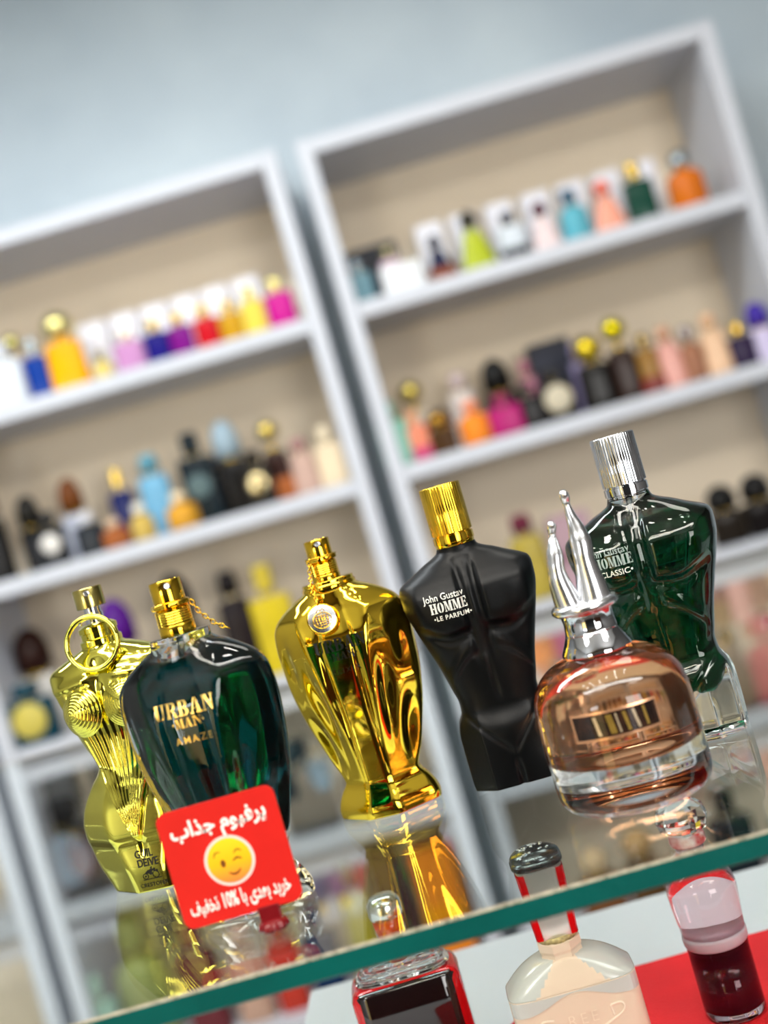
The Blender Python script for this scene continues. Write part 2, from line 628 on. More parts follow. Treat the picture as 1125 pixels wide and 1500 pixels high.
def shelf_bottle(cab_row, px, py, w, h, kind, body, cap, label, group, bk='g', ck='m', low=None, dy=0.07, cat='bottle'):
    """px,py: base centre in the photo; stands on the board of that row."""
    y = YC + dy
    p = at_y(px, py, y)
    z = SHZ[cab_row] + 0.0005
    w *= PX
    h *= PX
    t = empty('perfume_bottle' if cat == 'bottle' else 'carton', (p.x, y, z), 0, label, cat, group)
    bmt, cmt = bmat(body, bk), bmat(cap, ck)
    d = min(w * 0.62, 0.055)
    if kind == 'box':
        link('carton_body', box_me(-w / 2, w / 2, -d / 2, d / 2, 0, h, 0.0015), bmat(body, 'c'), t, smooth=False)
        link('printed_band', box_me(-w / 2 - .0006, w / 2 + .0006, -d / 2 - .0006, d / 2 + .0006, h * .38, h * .52), cmt, t, smooth=False)
        return t
    if kind == 'sq':
        link('body', rounded_slab(w, d, 0, h * .70, e=7), bmt, t)
        link('neck', lathe_me([(w * .17, h * .69), (w * .17, h * .76)], 20), bmat((210, 200, 170), 'm'), t)
        link('cap', rounded_slab(w * .46, w * .44, h * .755, h, e=3), cmt, t)
    elif kind == 'rd':
        R = w / 2
        link('body', lathe_me([(R * .8, 0), (R * .97, h * .03), (R, h * .1), (R, h * .5), (R * .9, h * .6), (R * .55, h * .67), (R * .33, h * .7)], 28), bmt, t)
        link('neck', lathe_me([(R * .33, h * .695), (R * .33, h * .76)], 20), bmat((210, 200, 170), 'm'), t)
        link('cap', lathe_me([(R * .5, h * .755), (R * .52, h * .8), (R * .5, h * .97), (R * .4, h)], 24), cmt, t)
    elif kind == 'cone':
        link('body', rounded_slab(w, d, 0, h * .68, tw=.42, e=3.2), bmt, t)
        link('neck', lathe_me([(w * .14, h * .67), (w * .14, h * .74)], 20), bmat((200, 195, 180), 'm'), t)
        link('cap', lathe_me([(w * .2, h * .735), (w * .24, h * .8), (w * .2, h * .93), (w * .08, h)], 20), cmt, t)
    elif kind == 'ball':
        link('body', rounded_slab(w, d, 0, h * .60, tw=.9, e=4), bmt, t)
        link('neck', lathe_me([(w * .2, h * .59), (w * .15, h * .68)], 20), bmat((225, 190, 90), 'm'), t)
        R = min(w * .42, h * .19)
        zc = h - R
        link('ball_cap', lathe_me([(max(R * sin(a), 1e-4), zc - R * cos(a)) for a in frange(0.35, pi - .01, 12)], 24), cmt, t)
    elif kind == 'dome':
        link('body', rounded_slab(w, d, 0, h * .55, e=5), bmt, t)
        link('collar', lathe_me([(w * .3, h * .545), (w * .3, h * .6)], 24), bmat((220, 185, 90), 'm'), t)
        R = w * .44
        link('dome_cap', lathe_me([(R, h * .6), (R * 1.02, h * .75), (R * .9, h * .87), (R * .6, h * .96), (R * .15, h)], 28), cmt, t)
    elif kind == 'disc':
        link('body', rounded_slab(w, d, 0, h * .72, e=6), bmt, t)
        link('neck', lathe_me([(w * .17, h * .715), (w * .17, h * .77)], 20), bmat((190, 170, 110), 'm'), t)
        link('cap', rounded_slab(w * .5, w * .46, h * .765, h, e=4), bmt, t)
        R = w * .36
        me = lathe_me([(R, 0), (R, .003), (R * .8, .005)], 28)
        me.transform(Matrix.Translation((0, -d / 2 + .001, h * .4)) @ Matrix.Rotation(radians(90), 4, 'X'))
        link('emblem', me, cmt, t)
    elif kind == 'tall':
        link('body', rounded_slab(w, d, 0, h * .74, tw=.82, e=3), bmt, t)
        link('neck', lathe_me([(w * .2, h * .73), (w * .2, h * .8)], 20), bmat((215, 200, 160), 'm'), t)
        link('cap', lathe_me([(w * .26, h * .79), (w * .27, h * .9), (w * .22, h)], 20), cmt, t)
    if low:
        link('coloured_base', rounded_slab(w * 1.02, d * 1.03, 0, h * .28, e=6), bmat(low, 'g'), t)
    return t


GT, GL, GM = (235, 200, 95), (240, 235, 215), (20, 18, 18)
R0N = 'on the top shelf of the right cabinet'
L0N = 'on the top shelf of the left cabinet'
R1N = 'on the second shelf of the right cabinet'
L1N = 'on the second shelf of the left cabinet'
G_R0, G_R1 = 'bottles on the top shelf of the right cabinet', 'bottles on the second shelf of the right cabinet'
G_L0, G_L1 = 'bottles on the top shelf of left cabinet', 'bottles on the second shelf of the left cabinet'
ITEMS = [
    # ---- right cabinet, top shelf
    (0, 535, 375, 100, 100, 'box', (14, 20, 34), (30, 36, 60), 'dark navy carton at the left end ' + R0N, G_R0, 'c', 'g', None, .22),
    (0, 532, 425, 34, 62, 'sq', (104, 140, 152), (150, 165, 175), 'grey-blue square bottle before the navy carton ' + R0N, G_R0, 'g', 'm', None, .04),
    (0, 572, 388, 40, 82, 'tall', (222, 196, 212), (190, 180, 140), 'pale pink tall bottle beside the navy carton ' + R0N, G_R0, 'g', 'm', None, .12),
    (0, 590, 408, 60, 38, 'box', (236, 240, 244), (228, 230, 235), 'low white carton lying near the left end ' + R0N, G_R0, 'c', 'g', None, .04),
    (0, 645, 388, 44, 72, 'cone', (20, 26, 62), (24, 26, 60), 'navy bottle with rust brown base ' + R0N, G_R0, 'g', 'g', (140, 72, 40)),
    (0, 700, 375, 58, 92, 'cone', (176, 188, 40), (58, 56, 40), 'yellow-green pyramid bottle with dark cap ' + R0N, G_R0),
    (0, 752, 356, 42, 74, 'sq', (214, 222, 230), (40, 46, 66), 'silver-white bottle with dark cap and dark base ' + R0N, G_R0, 'g', 'g', (24, 28, 36)),
    (0, 800, 345, 50, 76, 'cone', (236, 214, 214), (96, 40, 62), 'blush white bottle with maroon cap ' + R0N, G_R0, 'g', 'g'),
    (0, 845, 333, 44, 80, 'rd', (96, 178, 196), (44, 92, 120), 'turquoise and olive round bottle with blue cap ' + R0N, G_R0, 'g', 'g', (90, 178, 200)),
    (0, 893, 320, 56, 80, 'cone', (244, 168, 144), (250, 130, 110), 'coral pink cone-shaped bottle ' + R0N, G_R0, 'g', 'g'),
    (0, 940, 300, 44, 90, 'sq', (10, 66, 52), GT, 'dark green bottle with gold cap ' + R0N, G_R0),
    (0, 1008, 283, 56, 88, 'rd', (214, 112, 24), (150, 160, 165), 'orange bottle with grey cap ' + R0N, G_R0),
    # ---- right cabinet, second shelf
    (1, 583, 660, 46, 98, 'sq', (142, 200, 180), (150, 205, 185), 'mint green bottle at the left end ' + R1N, G_R1, 'g', 'g', None, .05),
    (1, 573, 622, 44, 96, 'ball', (52, 44, 20), (196, 180, 40), 'dark olive bottle with yellow ball cap ' + R1N, G_R1, 'g', 'm', None, .18),
    (1, 620, 640, 44, 128, 'ball', (222, 208, 190), (226, 206, 110), 'cream bottle with pale gold ball cap ' + R1N, G_R1, 'g', 'm', None, .18),
    (1, 618, 668, 38, 74, 'sq', (236, 140, 110), (240, 170, 130), 'coral bottle with magenta base ' + R1N, G_R1, 'g', 'g', (200, 70, 120), .05),
    (1, 653, 655, 42, 66, 'dome', (72, 46, 20), (150, 110, 40), 'brown bottle with bronze dome cap ' + R1N, G_R1, 'g', 'm', None, .05),
    (1, 688, 625, 48, 120, 'tall', (228, 218, 214), (225, 205, 205), 'frosted white tall bottle ' + R1N, G_R1, 'g', 'g', None, .2),
    (1, 702, 644, 48, 66, 'rd', (246, 140, 40), (240, 150, 110), 'orange round bottle with peach cap ' + R1N, G_R1, 'g', 'g', None, .05),
    (1, 746, 632, 52, 62, 'sq', (178, 20, 110), (150, 20, 90), 'magenta square bottle ' + R1N, G_R1, 'g', 'g', None, .05),
    (1, 742, 610, 50, 125, 'dome', (20, 18, 18), (12, 12, 12), 'tall black bottle with black dome cap ' + R1N, G_R1, 'g', 'g', None, .19),
    (1, 782, 618, 36, 68, 'sq', (14, 12, 14), (20, 18, 20), 'small black bottle right of the magenta one ' + R1N, G_R1, 'g', 'g', None, .05),
    (1, 785, 600, 30, 110, 'tall', (196, 130, 150), (190, 120, 140), 'dusty pink slim bottle ' + R1N, G_R1, 'g', 'g', None, .2),
    (1, 822, 585, 66, 128, 'box', (20, 26, 46), (30, 36, 60), 'navy black tall carton ' + R1N, G_R1, 'c', 'g', None, .22),
    (1, 822, 606, 58, 78, 'disc', (18, 16, 16), (206, 196, 172), 'black bottle with round cream emblem ' + R1N, G_R1, 'g', 'g', None, .05),
    (1, 862, 582, 34, 112, 'tall', (150, 140, 176), (160, 150, 190), 'lilac grey slim bottle ' + R1N, G_R1, 'g', 'g', None, .19),
    (1, 882, 590, 52, 112, 'ball', (16, 14, 12), (222, 196, 50), 'black bottle with yellow gold ball cap ' + R1N, G_R1, 'g', 'm', None, .06),
    (1, 925, 578, 44, 128, 'ball', (44, 24, 16), (232, 214, 30), 'dark brown bottle with bright gold ball cap ' + R1N, G_R1, 'g', 'm', None, .08),
    (1, 958, 562, 36, 90, 'tall', (150, 110, 50), (190, 160, 90), 'amber slim bottle ' + R1N, G_R1, 'g', 'm', (120, 40, 30)),
    (1, 990, 556, 38, 92, 'tall', (228, 168, 156), (214, 160, 130), 'salmon pink tall bottle ' + R1N, G_R1, 'g', 'g'),
    (1, 1020, 545, 36, 84, 'rd', (160, 110, 84), (150, 140, 140), 'copper brown bottle with grey cap ' + R1N, G_R1),
    (1, 1055, 538, 42, 92, 'tall', (236, 196, 160), (236, 190, 150), 'peach cream tall bottle ' + R1N, G_R1, 'g', 'g'),
    (1, 1090, 522, 40, 66, 'sq', (40, 24, 60), (220, 180, 60), 'dark plum bottle with gold cap ' + R1N, G_R1),
    (1, 1122, 515, 36, 90, 'dome', (206, 196, 226), (66, 44, 160), 'lilac bottle with violet dome cap ' + R1N, G_R1, 'g', 'g'),
    # ---- right cabinet, third shelf
    (2, 1075, 800, 50, 90, 'dome', (34, 28, 22), (16, 15, 14), 'black dome-capped bottle left of two on the third shelf of the right cabinet', 'dark bottles on the third shelf of the right cabinet', 'g', 'g'),
    (2, 1125, 785, 50, 92, 'dome', (20, 16, 16), (18, 16, 16), 'black dome-capped bottle right of two on the third shelf of the right cabinet', 'dark bottles on the third shelf of the right cabinet', 'g', 'g'),
    (2, 795, 880, 60, 130, 'tall', (180, 160, 70), (110, 40, 60), 'olive yellow bottle seen beside the black torso on third shelf', 'dark bottles on the third shelf of the right cabinet', 'g', 'g'),
    (2, 860, 865, 60, 112, 'box', (182, 150, 160), (150, 110, 125), 'mauve carton seen between the silver legs', 'dark bottles on the third shelf of the right cabinet', 'c', 'g'),
    # ---- right cabinet, fourth shelf
    (3, 1085, 1040, 55, 120, 'dome', (90, 64, 36), (110, 84, 50), 'brown dome-capped bottle on the fourth shelf of the right cabinet', 'bottles on the fourth shelf of the right cabinet', 'g', 'm'),
    (3, 1150, 1030, 78, 128, 'rd', (196, 50, 70), (210, 60, 80), 'raspberry red bottle on the fourth shelf of the right cabinet', 'bottles on the fourth shelf of the right cabinet', 'g', 'g'),
    (3, 860, 1100, 70, 110, 'sq', (70, 60, 52), (90, 70, 60), 'taupe bottle on the fourth shelf of the right cabinet', 'bottles on the fourth shelf of the right cabinet', 'g', 'g'),
    (4, 1165, 1228, 56, 110, 'disc', (14, 22, 26), (180, 180, 170), 'black bottle with pale emblem on the fifth shelf of the right cabinet', 'bottles on the fifth shelf of the right cabinet', 'g', 'g', None, .05),
    (4, 1085, 1265, 66, 140, 'sq', (30, 40, 46), (20, 24, 28), 'charcoal bottle on the fifth shelf of the right cabinet', 'bottles on the fifth shelf of the right cabinet', 'g', 'g'),
    (4, 890, 1330, 70, 110, 'ball', (120, 80, 50), (220, 190, 150), 'brown bottle with cream ball cap on the fifth shelf of the right cabinet', 'bottles on the fifth shelf of the right cabinet', 'g', 'g'),
    (4, 955, 1310, 60, 120, 'ball', (90, 66, 40), (200, 160, 110), 'bronze bottle with tan ball cap on the fifth shelf of the right cabinet', 'bottles on the fifth shelf of the right cabinet', 'g', 'g'),
    (4, 1020, 1300, 60, 100, 'rd', (120, 96, 70), (60, 50, 40), 'tan round bottle on the fifth shelf of the right cabinet', 'bottles on the fifth shelf of the right cabinet', 'g', 'g'),
    # ---- left cabinet, top shelf
    (0, 22, 600, 58, 96, 'sq', (226, 234, 244), (225, 230, 240), 'white bluish bottle at the left end ' + L0N, G_L0, 'g', 'g', None, .05),
    (0, -14, 605, 34, 120, 'tall', (96, 20, 60), (110, 30, 70), 'wine red slim bottle cut by the edge ' + L0N, G_L0, 'g', 'g', None, .12),
    (0, 38, 575, 34, 128, 'ball', (150, 84, 60), (214, 206, 130), 'copper bottle with pale gold ball cap ' + L0N, G_L0, 'g', 'm', None, .2),
    (0, 68, 588, 36, 92, 'sq', (8, 58, 150), (190, 205, 215), 'royal blue bottle with clear cap ' + L0N, G_L0),
    (0, 112, 576, 60, 122, 'ball', (255, 178, 0), (236, 224, 150), 'orange-yellow square bottle with pale gold ball cap ' + L0N, G_L0),
    (0, 158, 562, 30, 44, 'rd', (226, 206, 120), (130, 120, 60), 'tiny pale gold round bottle ' + L0N, G_L0),
    (0, 200, 548, 46, 66, 'sq', (196, 140, 190), (240, 225, 210), 'pink lilac small bottle ' + L0N, G_L0),
    (0, 240, 534, 38, 68, 'sq', (24, 16, 120), GT, 'indigo blue small bottle with gold cap ' + L0N, G_L0),
    (0, 275, 524, 36, 68, 'sq', (124, 10, 130), GT, 'purple small bottle with gold cap ' + L0N, G_L0),
    (0, 312, 512, 38, 68, 'sq', (196, 10, 30), GT, 'red small bottle with gold cap ' + L0N, G_L0),
    (0, 347, 503, 35, 64, 'sq', (200, 150, 20), GT, 'golden amber small bottle with gold cap ' + L0N, G_L0),
    (0, 381, 492, 37, 76, 'sq', (232, 206, 80), (238, 220, 120), 'lemon yellow small bottle with gold cap ' + L0N, G_L0),
    (0, 420, 480, 43, 76, 'sq', (196, 0, 140), (240, 230, 150), 'bright magenta small bottle with pale cap ' + L0N, G_L0),
    # ---- left cabinet, second shelf
    (1, 8, 866, 52, 170, 'dome', (18, 16, 16), (120, 66, 14), 'tall black bottle with amber dome cap ' + L1N, G_L1, 'g', 'g'),
    (1, 66, 838, 40, 120, 'dome', (12, 14, 18), (28, 26, 22), 'black bottle with black dome cap ' + L1N, G_L1, 'g', 'g', None, .12),
    (1, 92, 842, 42, 82, 'disc', (20, 24, 30), (230, 226, 220), 'black bottle with round pearl emblem ' + L1N, G_L1, 'g', 'g', None, .04),
    (1, 128, 815, 42, 130, 'dome', (196, 200, 215), (112, 62, 24), 'white bottle with chestnut dome cap ' + L1N, G_L1, 'g', 'g', None, .16),
    (1, 145, 826, 42, 66, 'sq', (14, 24, 34), (225, 226, 234), 'dark slate bottle with white cap ' + L1N, G_L1, 'g', 'g', None, .04),
    (1, 178, 812, 42, 44, 'rd', (168, 96, 50), (220, 190, 160), 'rust orange low round bottle ' + L1N, G_L1, 'g', 'g', None, .04),
    (1, 196, 790, 36, 122, 'sq', (14, 26, 92), GT, 'navy blue bottle with gold cap ' + L1N, G_L1, 'g', 'm', None, .16),
    (1, 218, 800, 36, 56, 'rd', (206, 176, 90), (240, 236, 222), 'pale gold round bottle with white cap ' + L1N, G_L1, 'g', 'g', None, .04),
    (1, 246, 780, 56, 128, 'tall', (120, 180, 214), (100, 160, 180), 'light blue tall bottle ' + L1N, G_L1, 'g', 'g', None, .14),
    (1, 276, 782, 48, 56, 'rd', (220, 160, 50), (236, 216, 180), 'honey gold round bottle with cream cap ' + L1N, G_L1, 'g', 'g', None, .04),
    (1, 312, 770, 52, 138, 'disc', (14, 30, 38), (90, 110, 112), 'black teal bottle with grey emblem ' + L1N, G_L1, 'g', 'g'),
    (1, 338, 745, 34, 100, 'rd', (80, 64, 54), (60, 60, 66), 'smoky brown bottle behind the black teal one ' + L1N, G_L1, 'g', 'g', None, .2),
    (1, 358, 745, 48, 146, 'dome', (24, 24, 26), (160, 182, 196), 'black bottle with ice blue dome cap ' + L1N, G_L1, 'g', 'g', None, .12),
    (1, 390, 744, 46, 84, 'disc', (34, 30, 26), (200, 184, 140), 'black bottle with round champagne emblem ' + L1N, G_L1, 'g', 'm', None, .04),
    (1, 420, 730, 40, 124, 'ball', (50, 28, 24), (226, 200, 110), 'dark brown bottle with gold ball cap ' + L1N, G_L1, 'g', 'm', (170, 96, 50)),
    (1, 457, 726, 44, 84, 'tall', (196, 164, 150), (176, 130, 130), 'dusty rose bottle ' + L1N, G_L1, 'g', 'g'),
    (1, 497, 716, 44, 92, 'sq', (232, 212, 180), (236, 220, 190), 'cream bottle at the right end ' + L1N, G_L1, 'g', 'g'),
    # ---- left cabinet, third shelf
    (2, 8, 1115, 60, 120, 'box', (60, 110, 130), (200, 180, 80), 'blue-grey carton at the left end of the left cabinet third shelf', 'items on the third shelf of left cabinet', 'c', 'g'),
    (2, 62, 1096, 74, 92, 'disc', (10, 62, 78), (206, 190, 90), 'petrol blue bottle with yellow emblem on the left cabinet third shelf', 'items on the third shelf of left cabinet', 'g', 'g', None, .05),
    (2, 80, 1070, 64, 170, 'dome', (216, 212, 205), (48, 24, 18), 'white bottle with dark brown dome cap on the left cabinet third shelf', 'items on the third shelf of left cabinet', 'g', 'g', None, .17),
    (2, 210, 1050, 60, 178, 'dome', (120, 60, 40), (84, 20, 130), 'copper bottle with violet dome cap on the left cabinet third shelf', 'items on the third shelf of left cabinet', 'g', 'g'),
    (2, 300, 1020, 56, 190, 'dome', (30, 30, 34), (18, 16, 18), 'black bottle between the two nearest gold sprayers, left cabinet third shelf', 'items on the third shelf of left cabinet', 'g', 'g'),
    (2, 375, 1000, 56, 170, 'tall', (30, 22, 26), (24, 18, 20), 'brown black tall bottle on the left cabinet third shelf', 'items on the third shelf of left cabinet', 'g', 'g'),
    (2, 425, 985, 62, 165, 'sq', (214, 190, 40), (206, 184, 60), 'yellow bottle with yellow cap on the left cabinet third shelf', 'items on the third shelf of left cabinet', 'g', 'g'),
    (2, 490, 970, 50, 100, 'rd', (70, 66, 70), (50, 46, 50), 'grey round bottle behind the gold faceted bottle, left cabinet third shelf', 'items on the third shelf of left cabinet', 'g', 'g'),
    # ---- left cabinet, fourth shelf
    (3, 128, 1335, 110, 150, 'disc', (16, 16, 20), (130, 150, 170), 'wide black bottle with steel emblem on the left cabinet fourth shelf', 'items on the fourth shelf of left cabinet', 'g', 'g'),
    (3, 470, 1230, 80, 140, 'sq', (20, 40, 48), (40, 60, 66), 'dark teal bottle on the left cabinet fourth shelf', 'items on the fourth shelf of left cabinet', 'g', 'g'),
    (3, 540, 1215, 50, 110, 'rd', (30, 50, 54), (24, 30, 34), 'dark green-grey round bottle on the left cabinet fourth shelf', 'items on the fourth shelf of left cabinet', 'g', 'g'),
    (3, 590, 1195, 46, 150, 'tall', (54, 66, 60), (90, 110, 60), 'grey-green slim bottle at the right end of the left cabinet fourth shelf', 'items on the fourth shelf of left cabinet', 'g', 'g'),
    # ---- left cabinet, fifth shelf (seen through and under the glass)
    (4, 172, 1560, 50, 130, 'sq', (150, 190, 170), (160, 196, 176), 'pale mint bottle on the left cabinet fifth shelf', 'items on the fifth shelf of left cabinet', 'g', 'g', None, .05),
    (4, 240, 1545, 80, 190, 'rd', (150, 160, 96), (166, 176, 120), 'olive green round bottle on the left cabinet fifth shelf', 'items on the fifth shelf of left cabinet', 'g', 'g', None, .12),
    (4, 320, 1520, 60, 170, 'sq', (110, 50, 56), (130, 60, 66), 'maroon bottle on the left cabinet fifth shelf', 'items on the fifth shelf of left cabinet', 'g', 'g'),
    (4, 385, 1500, 56, 140, 'tall', (196, 160, 140), (206, 170, 150), 'skin pink bottle on the left cabinet fifth shelf', 'items on the fifth shelf of left cabinet', 'g', 'g'),
    (4, 440, 1485, 46, 140, 'sq', (190, 60, 46), (180, 50, 40), 'brick red bottle on the left cabinet fifth shelf', 'items on the fifth shelf of left cabinet', 'g', 'g'),
    (4, 495, 1470, 50, 140, 'sq', (24, 48, 84), (30, 50, 80), 'denim blue bottle on the left cabinet fifth shelf', 'items on the fifth shelf of left cabinet', 'g', 'g'),
    (4, 555, 1450, 46, 190, 'tall', (170, 160, 60), (180, 170, 70), 'mustard tall bottle on the left cabinet fifth shelf', 'items on the fifth shelf of left cabinet', 'g', 'g'),
    (4, 612, 1435, 50, 200, 'box', (70, 34, 46), (80, 40, 50), 'plum carton on the left cabinet fifth shelf', 'items on the fifth shelf of left cabinet', 'c', 'g'),
    (4, 676, 1415, 62, 180, 'box', (226, 130, 24), (236, 150, 30), 'orange carton at the right end of the left cabinet fifth shelf', 'items on the fifth shelf of left cabinet', 'c', 'g'),
]
for it in ITEMS:
    it = list(it) + ['g', 'm', None, .07][len(it) - 10:] if len(it) < 14 else list(it)
    shelf_bottle(*it[:12], low=it[12], dy=it[13], cat='carton' if it[5] == 'box' else 'bottle')

# pale cartons standing behind the top-shelf bottles
for (row, pts, where) in [(0, [(640, 385), (690, 372), (742, 356), (795, 343), (846, 326), (897, 312), (948, 296)], 'right'),
                          (0, [(160, 558), (205, 545), (249, 531), (293, 518), (337, 505), (381, 491)], 'left')]:
    names = {'right': ['navy and rust bottle', 'yellow-green pyramid bottle', 'silver-white bottle', 'blush white bottle', 'turquoise bottle', 'coral cone bottle', 'dark green bottle'],
             'left': ['tiny pale gold bottle', 'pink lilac bottle', 'indigo bottle', 'purple and red bottles', 'golden amber bottle', 'lemon yellow bottle']}[where]
    for (px, py), nm in zip(pts, names):
        p = at_y(px, py, YC + .2)
        t = empty('carton', (p.x, YC + .2, SHZ[row] + .0005), 0, 'plain white carton standing behind the %s on the top %s shelf' % (nm, where), 'carton', 'white cartons on the top shelves')
        link('carton_body', box_me(-.0325, .0325, -.03, .03, 0, .16, .0015), mat('white carton board', (238, 238, 246), .5, noise=.03), t, smooth=False)
        link('lid_flap', box_me(-.031, .031, -.0312, .029, .151, .1612, .0008), mat('white carton board'), t, smooth=False)

# ================================================================== counter, cloth, glass shelf
GZ = CAM.z - 0.157
GT_ = 0.0098
CZ = CAM.z - 0.31
ct = empty('counter', (0, 0, 0), 0, 'white counter under the glass shelf carrying the red cloth', 'counter')
link('countertop', box_me(-.16, .95, .40, .80, CZ - .03, CZ, .003), WHITE, ct, smooth=False)
link('countertop', box_me(-.75, -.16, .40, .72, CZ - .03, CZ, .003), WHITE, ct, smooth=False)
link('base', box_me(-.73, -.152, .42, .70, .05, CZ - .03), mat('counter carcass', (200, 200, 204), .5, noise=.04), ct, smooth=False)
link('front_panel', box_me(-.15, .93, .74, .78, 0, CZ - .03), WHITE, ct, smooth=False)
link('base', box_me(-.15, .93, .42, .74, .05, CZ - .03), mat('counter carcass', (200, 200, 204), .5, noise=.04), ct, smooth=False)
cpts = []
for (cx, cy, a0, rr_) in ((.50, .655, 0, .04), (.035, .615, 90, .08), (-.02, .50, 180, .04), (.50, .50, 270, .04)):
    for q in range(9):
        a = radians(a0 + q * 11.25)
        cpts.append((cx + rr_ * cos(a), cy + rr_ * sin(a)))
nc = len(cpts)
cv = [(x, y, CZ + .0002) for x, y in cpts] + [(x, y, CZ + .0018) for x, y in cpts]
cf = [tuple(range(nc - 1, -1, -1)), tuple(range(nc, 2 * nc))] + [(k, (k + 1) % nc, nc + (k + 1) % nc, nc + k) for k in range(nc)]
cl = link('table_cloth', pydata(cv, cf), REDCLOTH, None, smooth=False)
tag(cl, 'red cloth spread on the white counter under the cream bottle', 'cloth')

Y0 = 0.4345
me = box_me(-.62, .66, Y0, 1.24, GZ - GT_, GZ)
bm = bmesh.new()
bm.from_mesh(me)
fe = [e for e in bm.edges if all(abs(v.co.y - Y0) < 1e-6 for v in e.verts) and abs(e.verts[0].co.z - e.verts[1].co.z) < 1e-6]
bmesh.ops.bevel(bm, geom=fe, offset=.0009, segments=1, affect='EDGES')
for f in bm.faces:
    n = f.normal
    f.normal_update()
    n = f.normal
    if n.y < -.9:
        f.material_index = 1
    elif n.y < -.3:
        f.material_index = 2 if n.z > 0 else 1
me2 = bpy.data.meshes.new('mesh')
bm.to_mesh(me2)
bm.free()
for m_ in (GREENGLASS, EDGE, EDGE_TOP):
    me2.materials.append(m_)
gs = empty('glass_shelf', (0, 0, 0), 0, 'clear glass shelf with teal ground front edge carrying the big bottles', 'shelf')
link('glass_pane', me2, None, gs, smooth=False)
# tiny chips along the front arris
cb = bmesh.new()
for i in range(70):
    x = random.uniform(-.3, .4)
    bmesh.ops.create_icosphere(cb, subdivisions=1, radius=random.uniform(.0003, .0009), matrix=Matrix.Translation((x, Y0 + .0004, GZ - .0004)) @ Matrix.Diagonal((2.2, .8, .6, 1)))
cm = bpy.data.meshes.new('mesh')
cb.to_mesh(cm)
cb.free()
link('edge_chips', cm, EDGE_TOP, gs)['kind'] = 'stuff'
for x in (-.6, .64):
    for y in (.47, .77):
        link('support_post', lathe_me([(.012, CZ + .0002), (.012, CZ + .004), (.007, CZ + .006), (.007, GZ - GT_ - .004), (.011, GZ - GT_ - .003), (.011, GZ - GT_ - .0002)], 20), CHROME, gs).location = (x, y, 0)

mm = 0.001
GZ0 = GZ + 0.0003


def base_at(px, py):
    p = at_z(px, py, GZ)
    return (p.x, p.y, GZ0)


# ------------------------------------------------------------------ shared small parts
def sprayer(parent, z, m, s=1.0, thread=True, hole=True, az=0.0):
    """gold crimp pump: collar, thread, nozzle button with its hole."""
    if thread:
        prof = [(8.0, 0), (8.2, .4), (8.2, 4.4), (7.8, 4.8)]
        for i in range(6):
            prof += [(7.9, 5.0 + i * 1.15), (8.35, 5.5 + i * 1.15), (7.9, 6.0 + i * 1.15)]
        prof += [(7.6, 12.2), (6.4, 12.6)]
        link('threaded_collar', lathe_me([(r * mm * s, z + q * mm * s) for r, q in prof], 48), m, parent, angle=50)
        link('flange', lathe_me([(r * mm * s, z + q * mm * s) for r, q in [(6, 12.4), (8.2, 12.5), (8.8, 13.0), (8.8, 14.6), (8.2, 15.1), (6, 15.2)]], 48, flute=(9, z + 12.9 * mm * s, z + 14.7 * mm * s, .03)), m, parent, angle=50)
        b0 = 15.0
    else:
        link('stem', lathe_me([(r * mm * s, z + q * mm * s) for r, q in [(4.6, 0), (4.6, 5), (4.2, 5.2), (4.2, 8.2)]], 32), CHROME, parent, angle=50)
        b0 = 8.0
    link('spray_button', lathe_me([(r * mm * s, z + q * mm * s) for r, q in [(6.8, b0), (7.3, b0 + .3), (7.3, b0 + 9.4), (7.0, b0 + 9.9), (6.5, b0 + 10.0), (6.2, b0 + 9.6), (.5, b0 + 9.4)]], 48), m, parent, angle=40)
    if hole:
        me = lathe_me([(1.5 * mm, 0), (1.5 * mm, .5 * mm), (1.1 * mm, .6 * mm), (1.0 * mm, .2 * mm)], 20)
        me.transform(Matrix.Rotation(az, 4, 'Z') @ Matrix.Translation((0, -7.15 * mm * s, z + (b0 + 7.2) * mm * s)) @ Matrix.Rotation(radians(90), 4, 'X'))
        link('nozzle', me, SILVER, parent, angle=50)
    return b0


def chain_links(parent, pts, m, a=1.5, bb=1.0, r=.28):
    """small oval links along a polyline, alternately turned."""
    pts = [Vector(p) for p in pts]
    # resample
    seg = []
    L = 0
    for i in range(len(pts) - 1):
        seg.append((L, pts[i], pts[i + 1]))
        L += (pts[i + 1] - pts[i]).length
    step = a * 1.45 * mm
    n = max(2, int(L / step))
    for i in range(n):
        s = (i + .5) * L / n
        for (l0, p, q) in reversed(seg):
            if s >= l0:
                d = (q - p).normalized()
                c = p + d * (s - l0)
                break
        side = d.cross(Vector((0, 1, 0)) if abs(d.y) < .9 else Vector((1, 0, 0))).normalized()
        nn = d.cross(side).normalized()
        if i % 2:
            side = (side * .4 + nn * .9).normalized()
        ring = [c + d * (a * mm * cos(t)) + side * (bb * mm * sin(t)) for t in frange(0, 2 * pi, 15)[:-1]]
        link('chain_link', tube_me(ring, r * mm, 7, True), m, parent)


def fluted_cap(parent, z, m, r=11.0, h=29.0):
    n = 384
    prof = [(r - .6, 0), (r, .3), (r, 4.0), (r - .7, 4.3), (r - .7, 4.8), (r, 5.1), (r, h - .5), (r - .5, h), (r - 1.2, h), (r - 1.6, h - .6), (.5, h - .8)]
    me = lathe_me([(a * mm, z + q * mm) for a, q in prof], n, flute=(48, z + 5.05 * mm, z + (h - .4) * mm, .007))
    return link('cap', me, m, parent, angle=45)


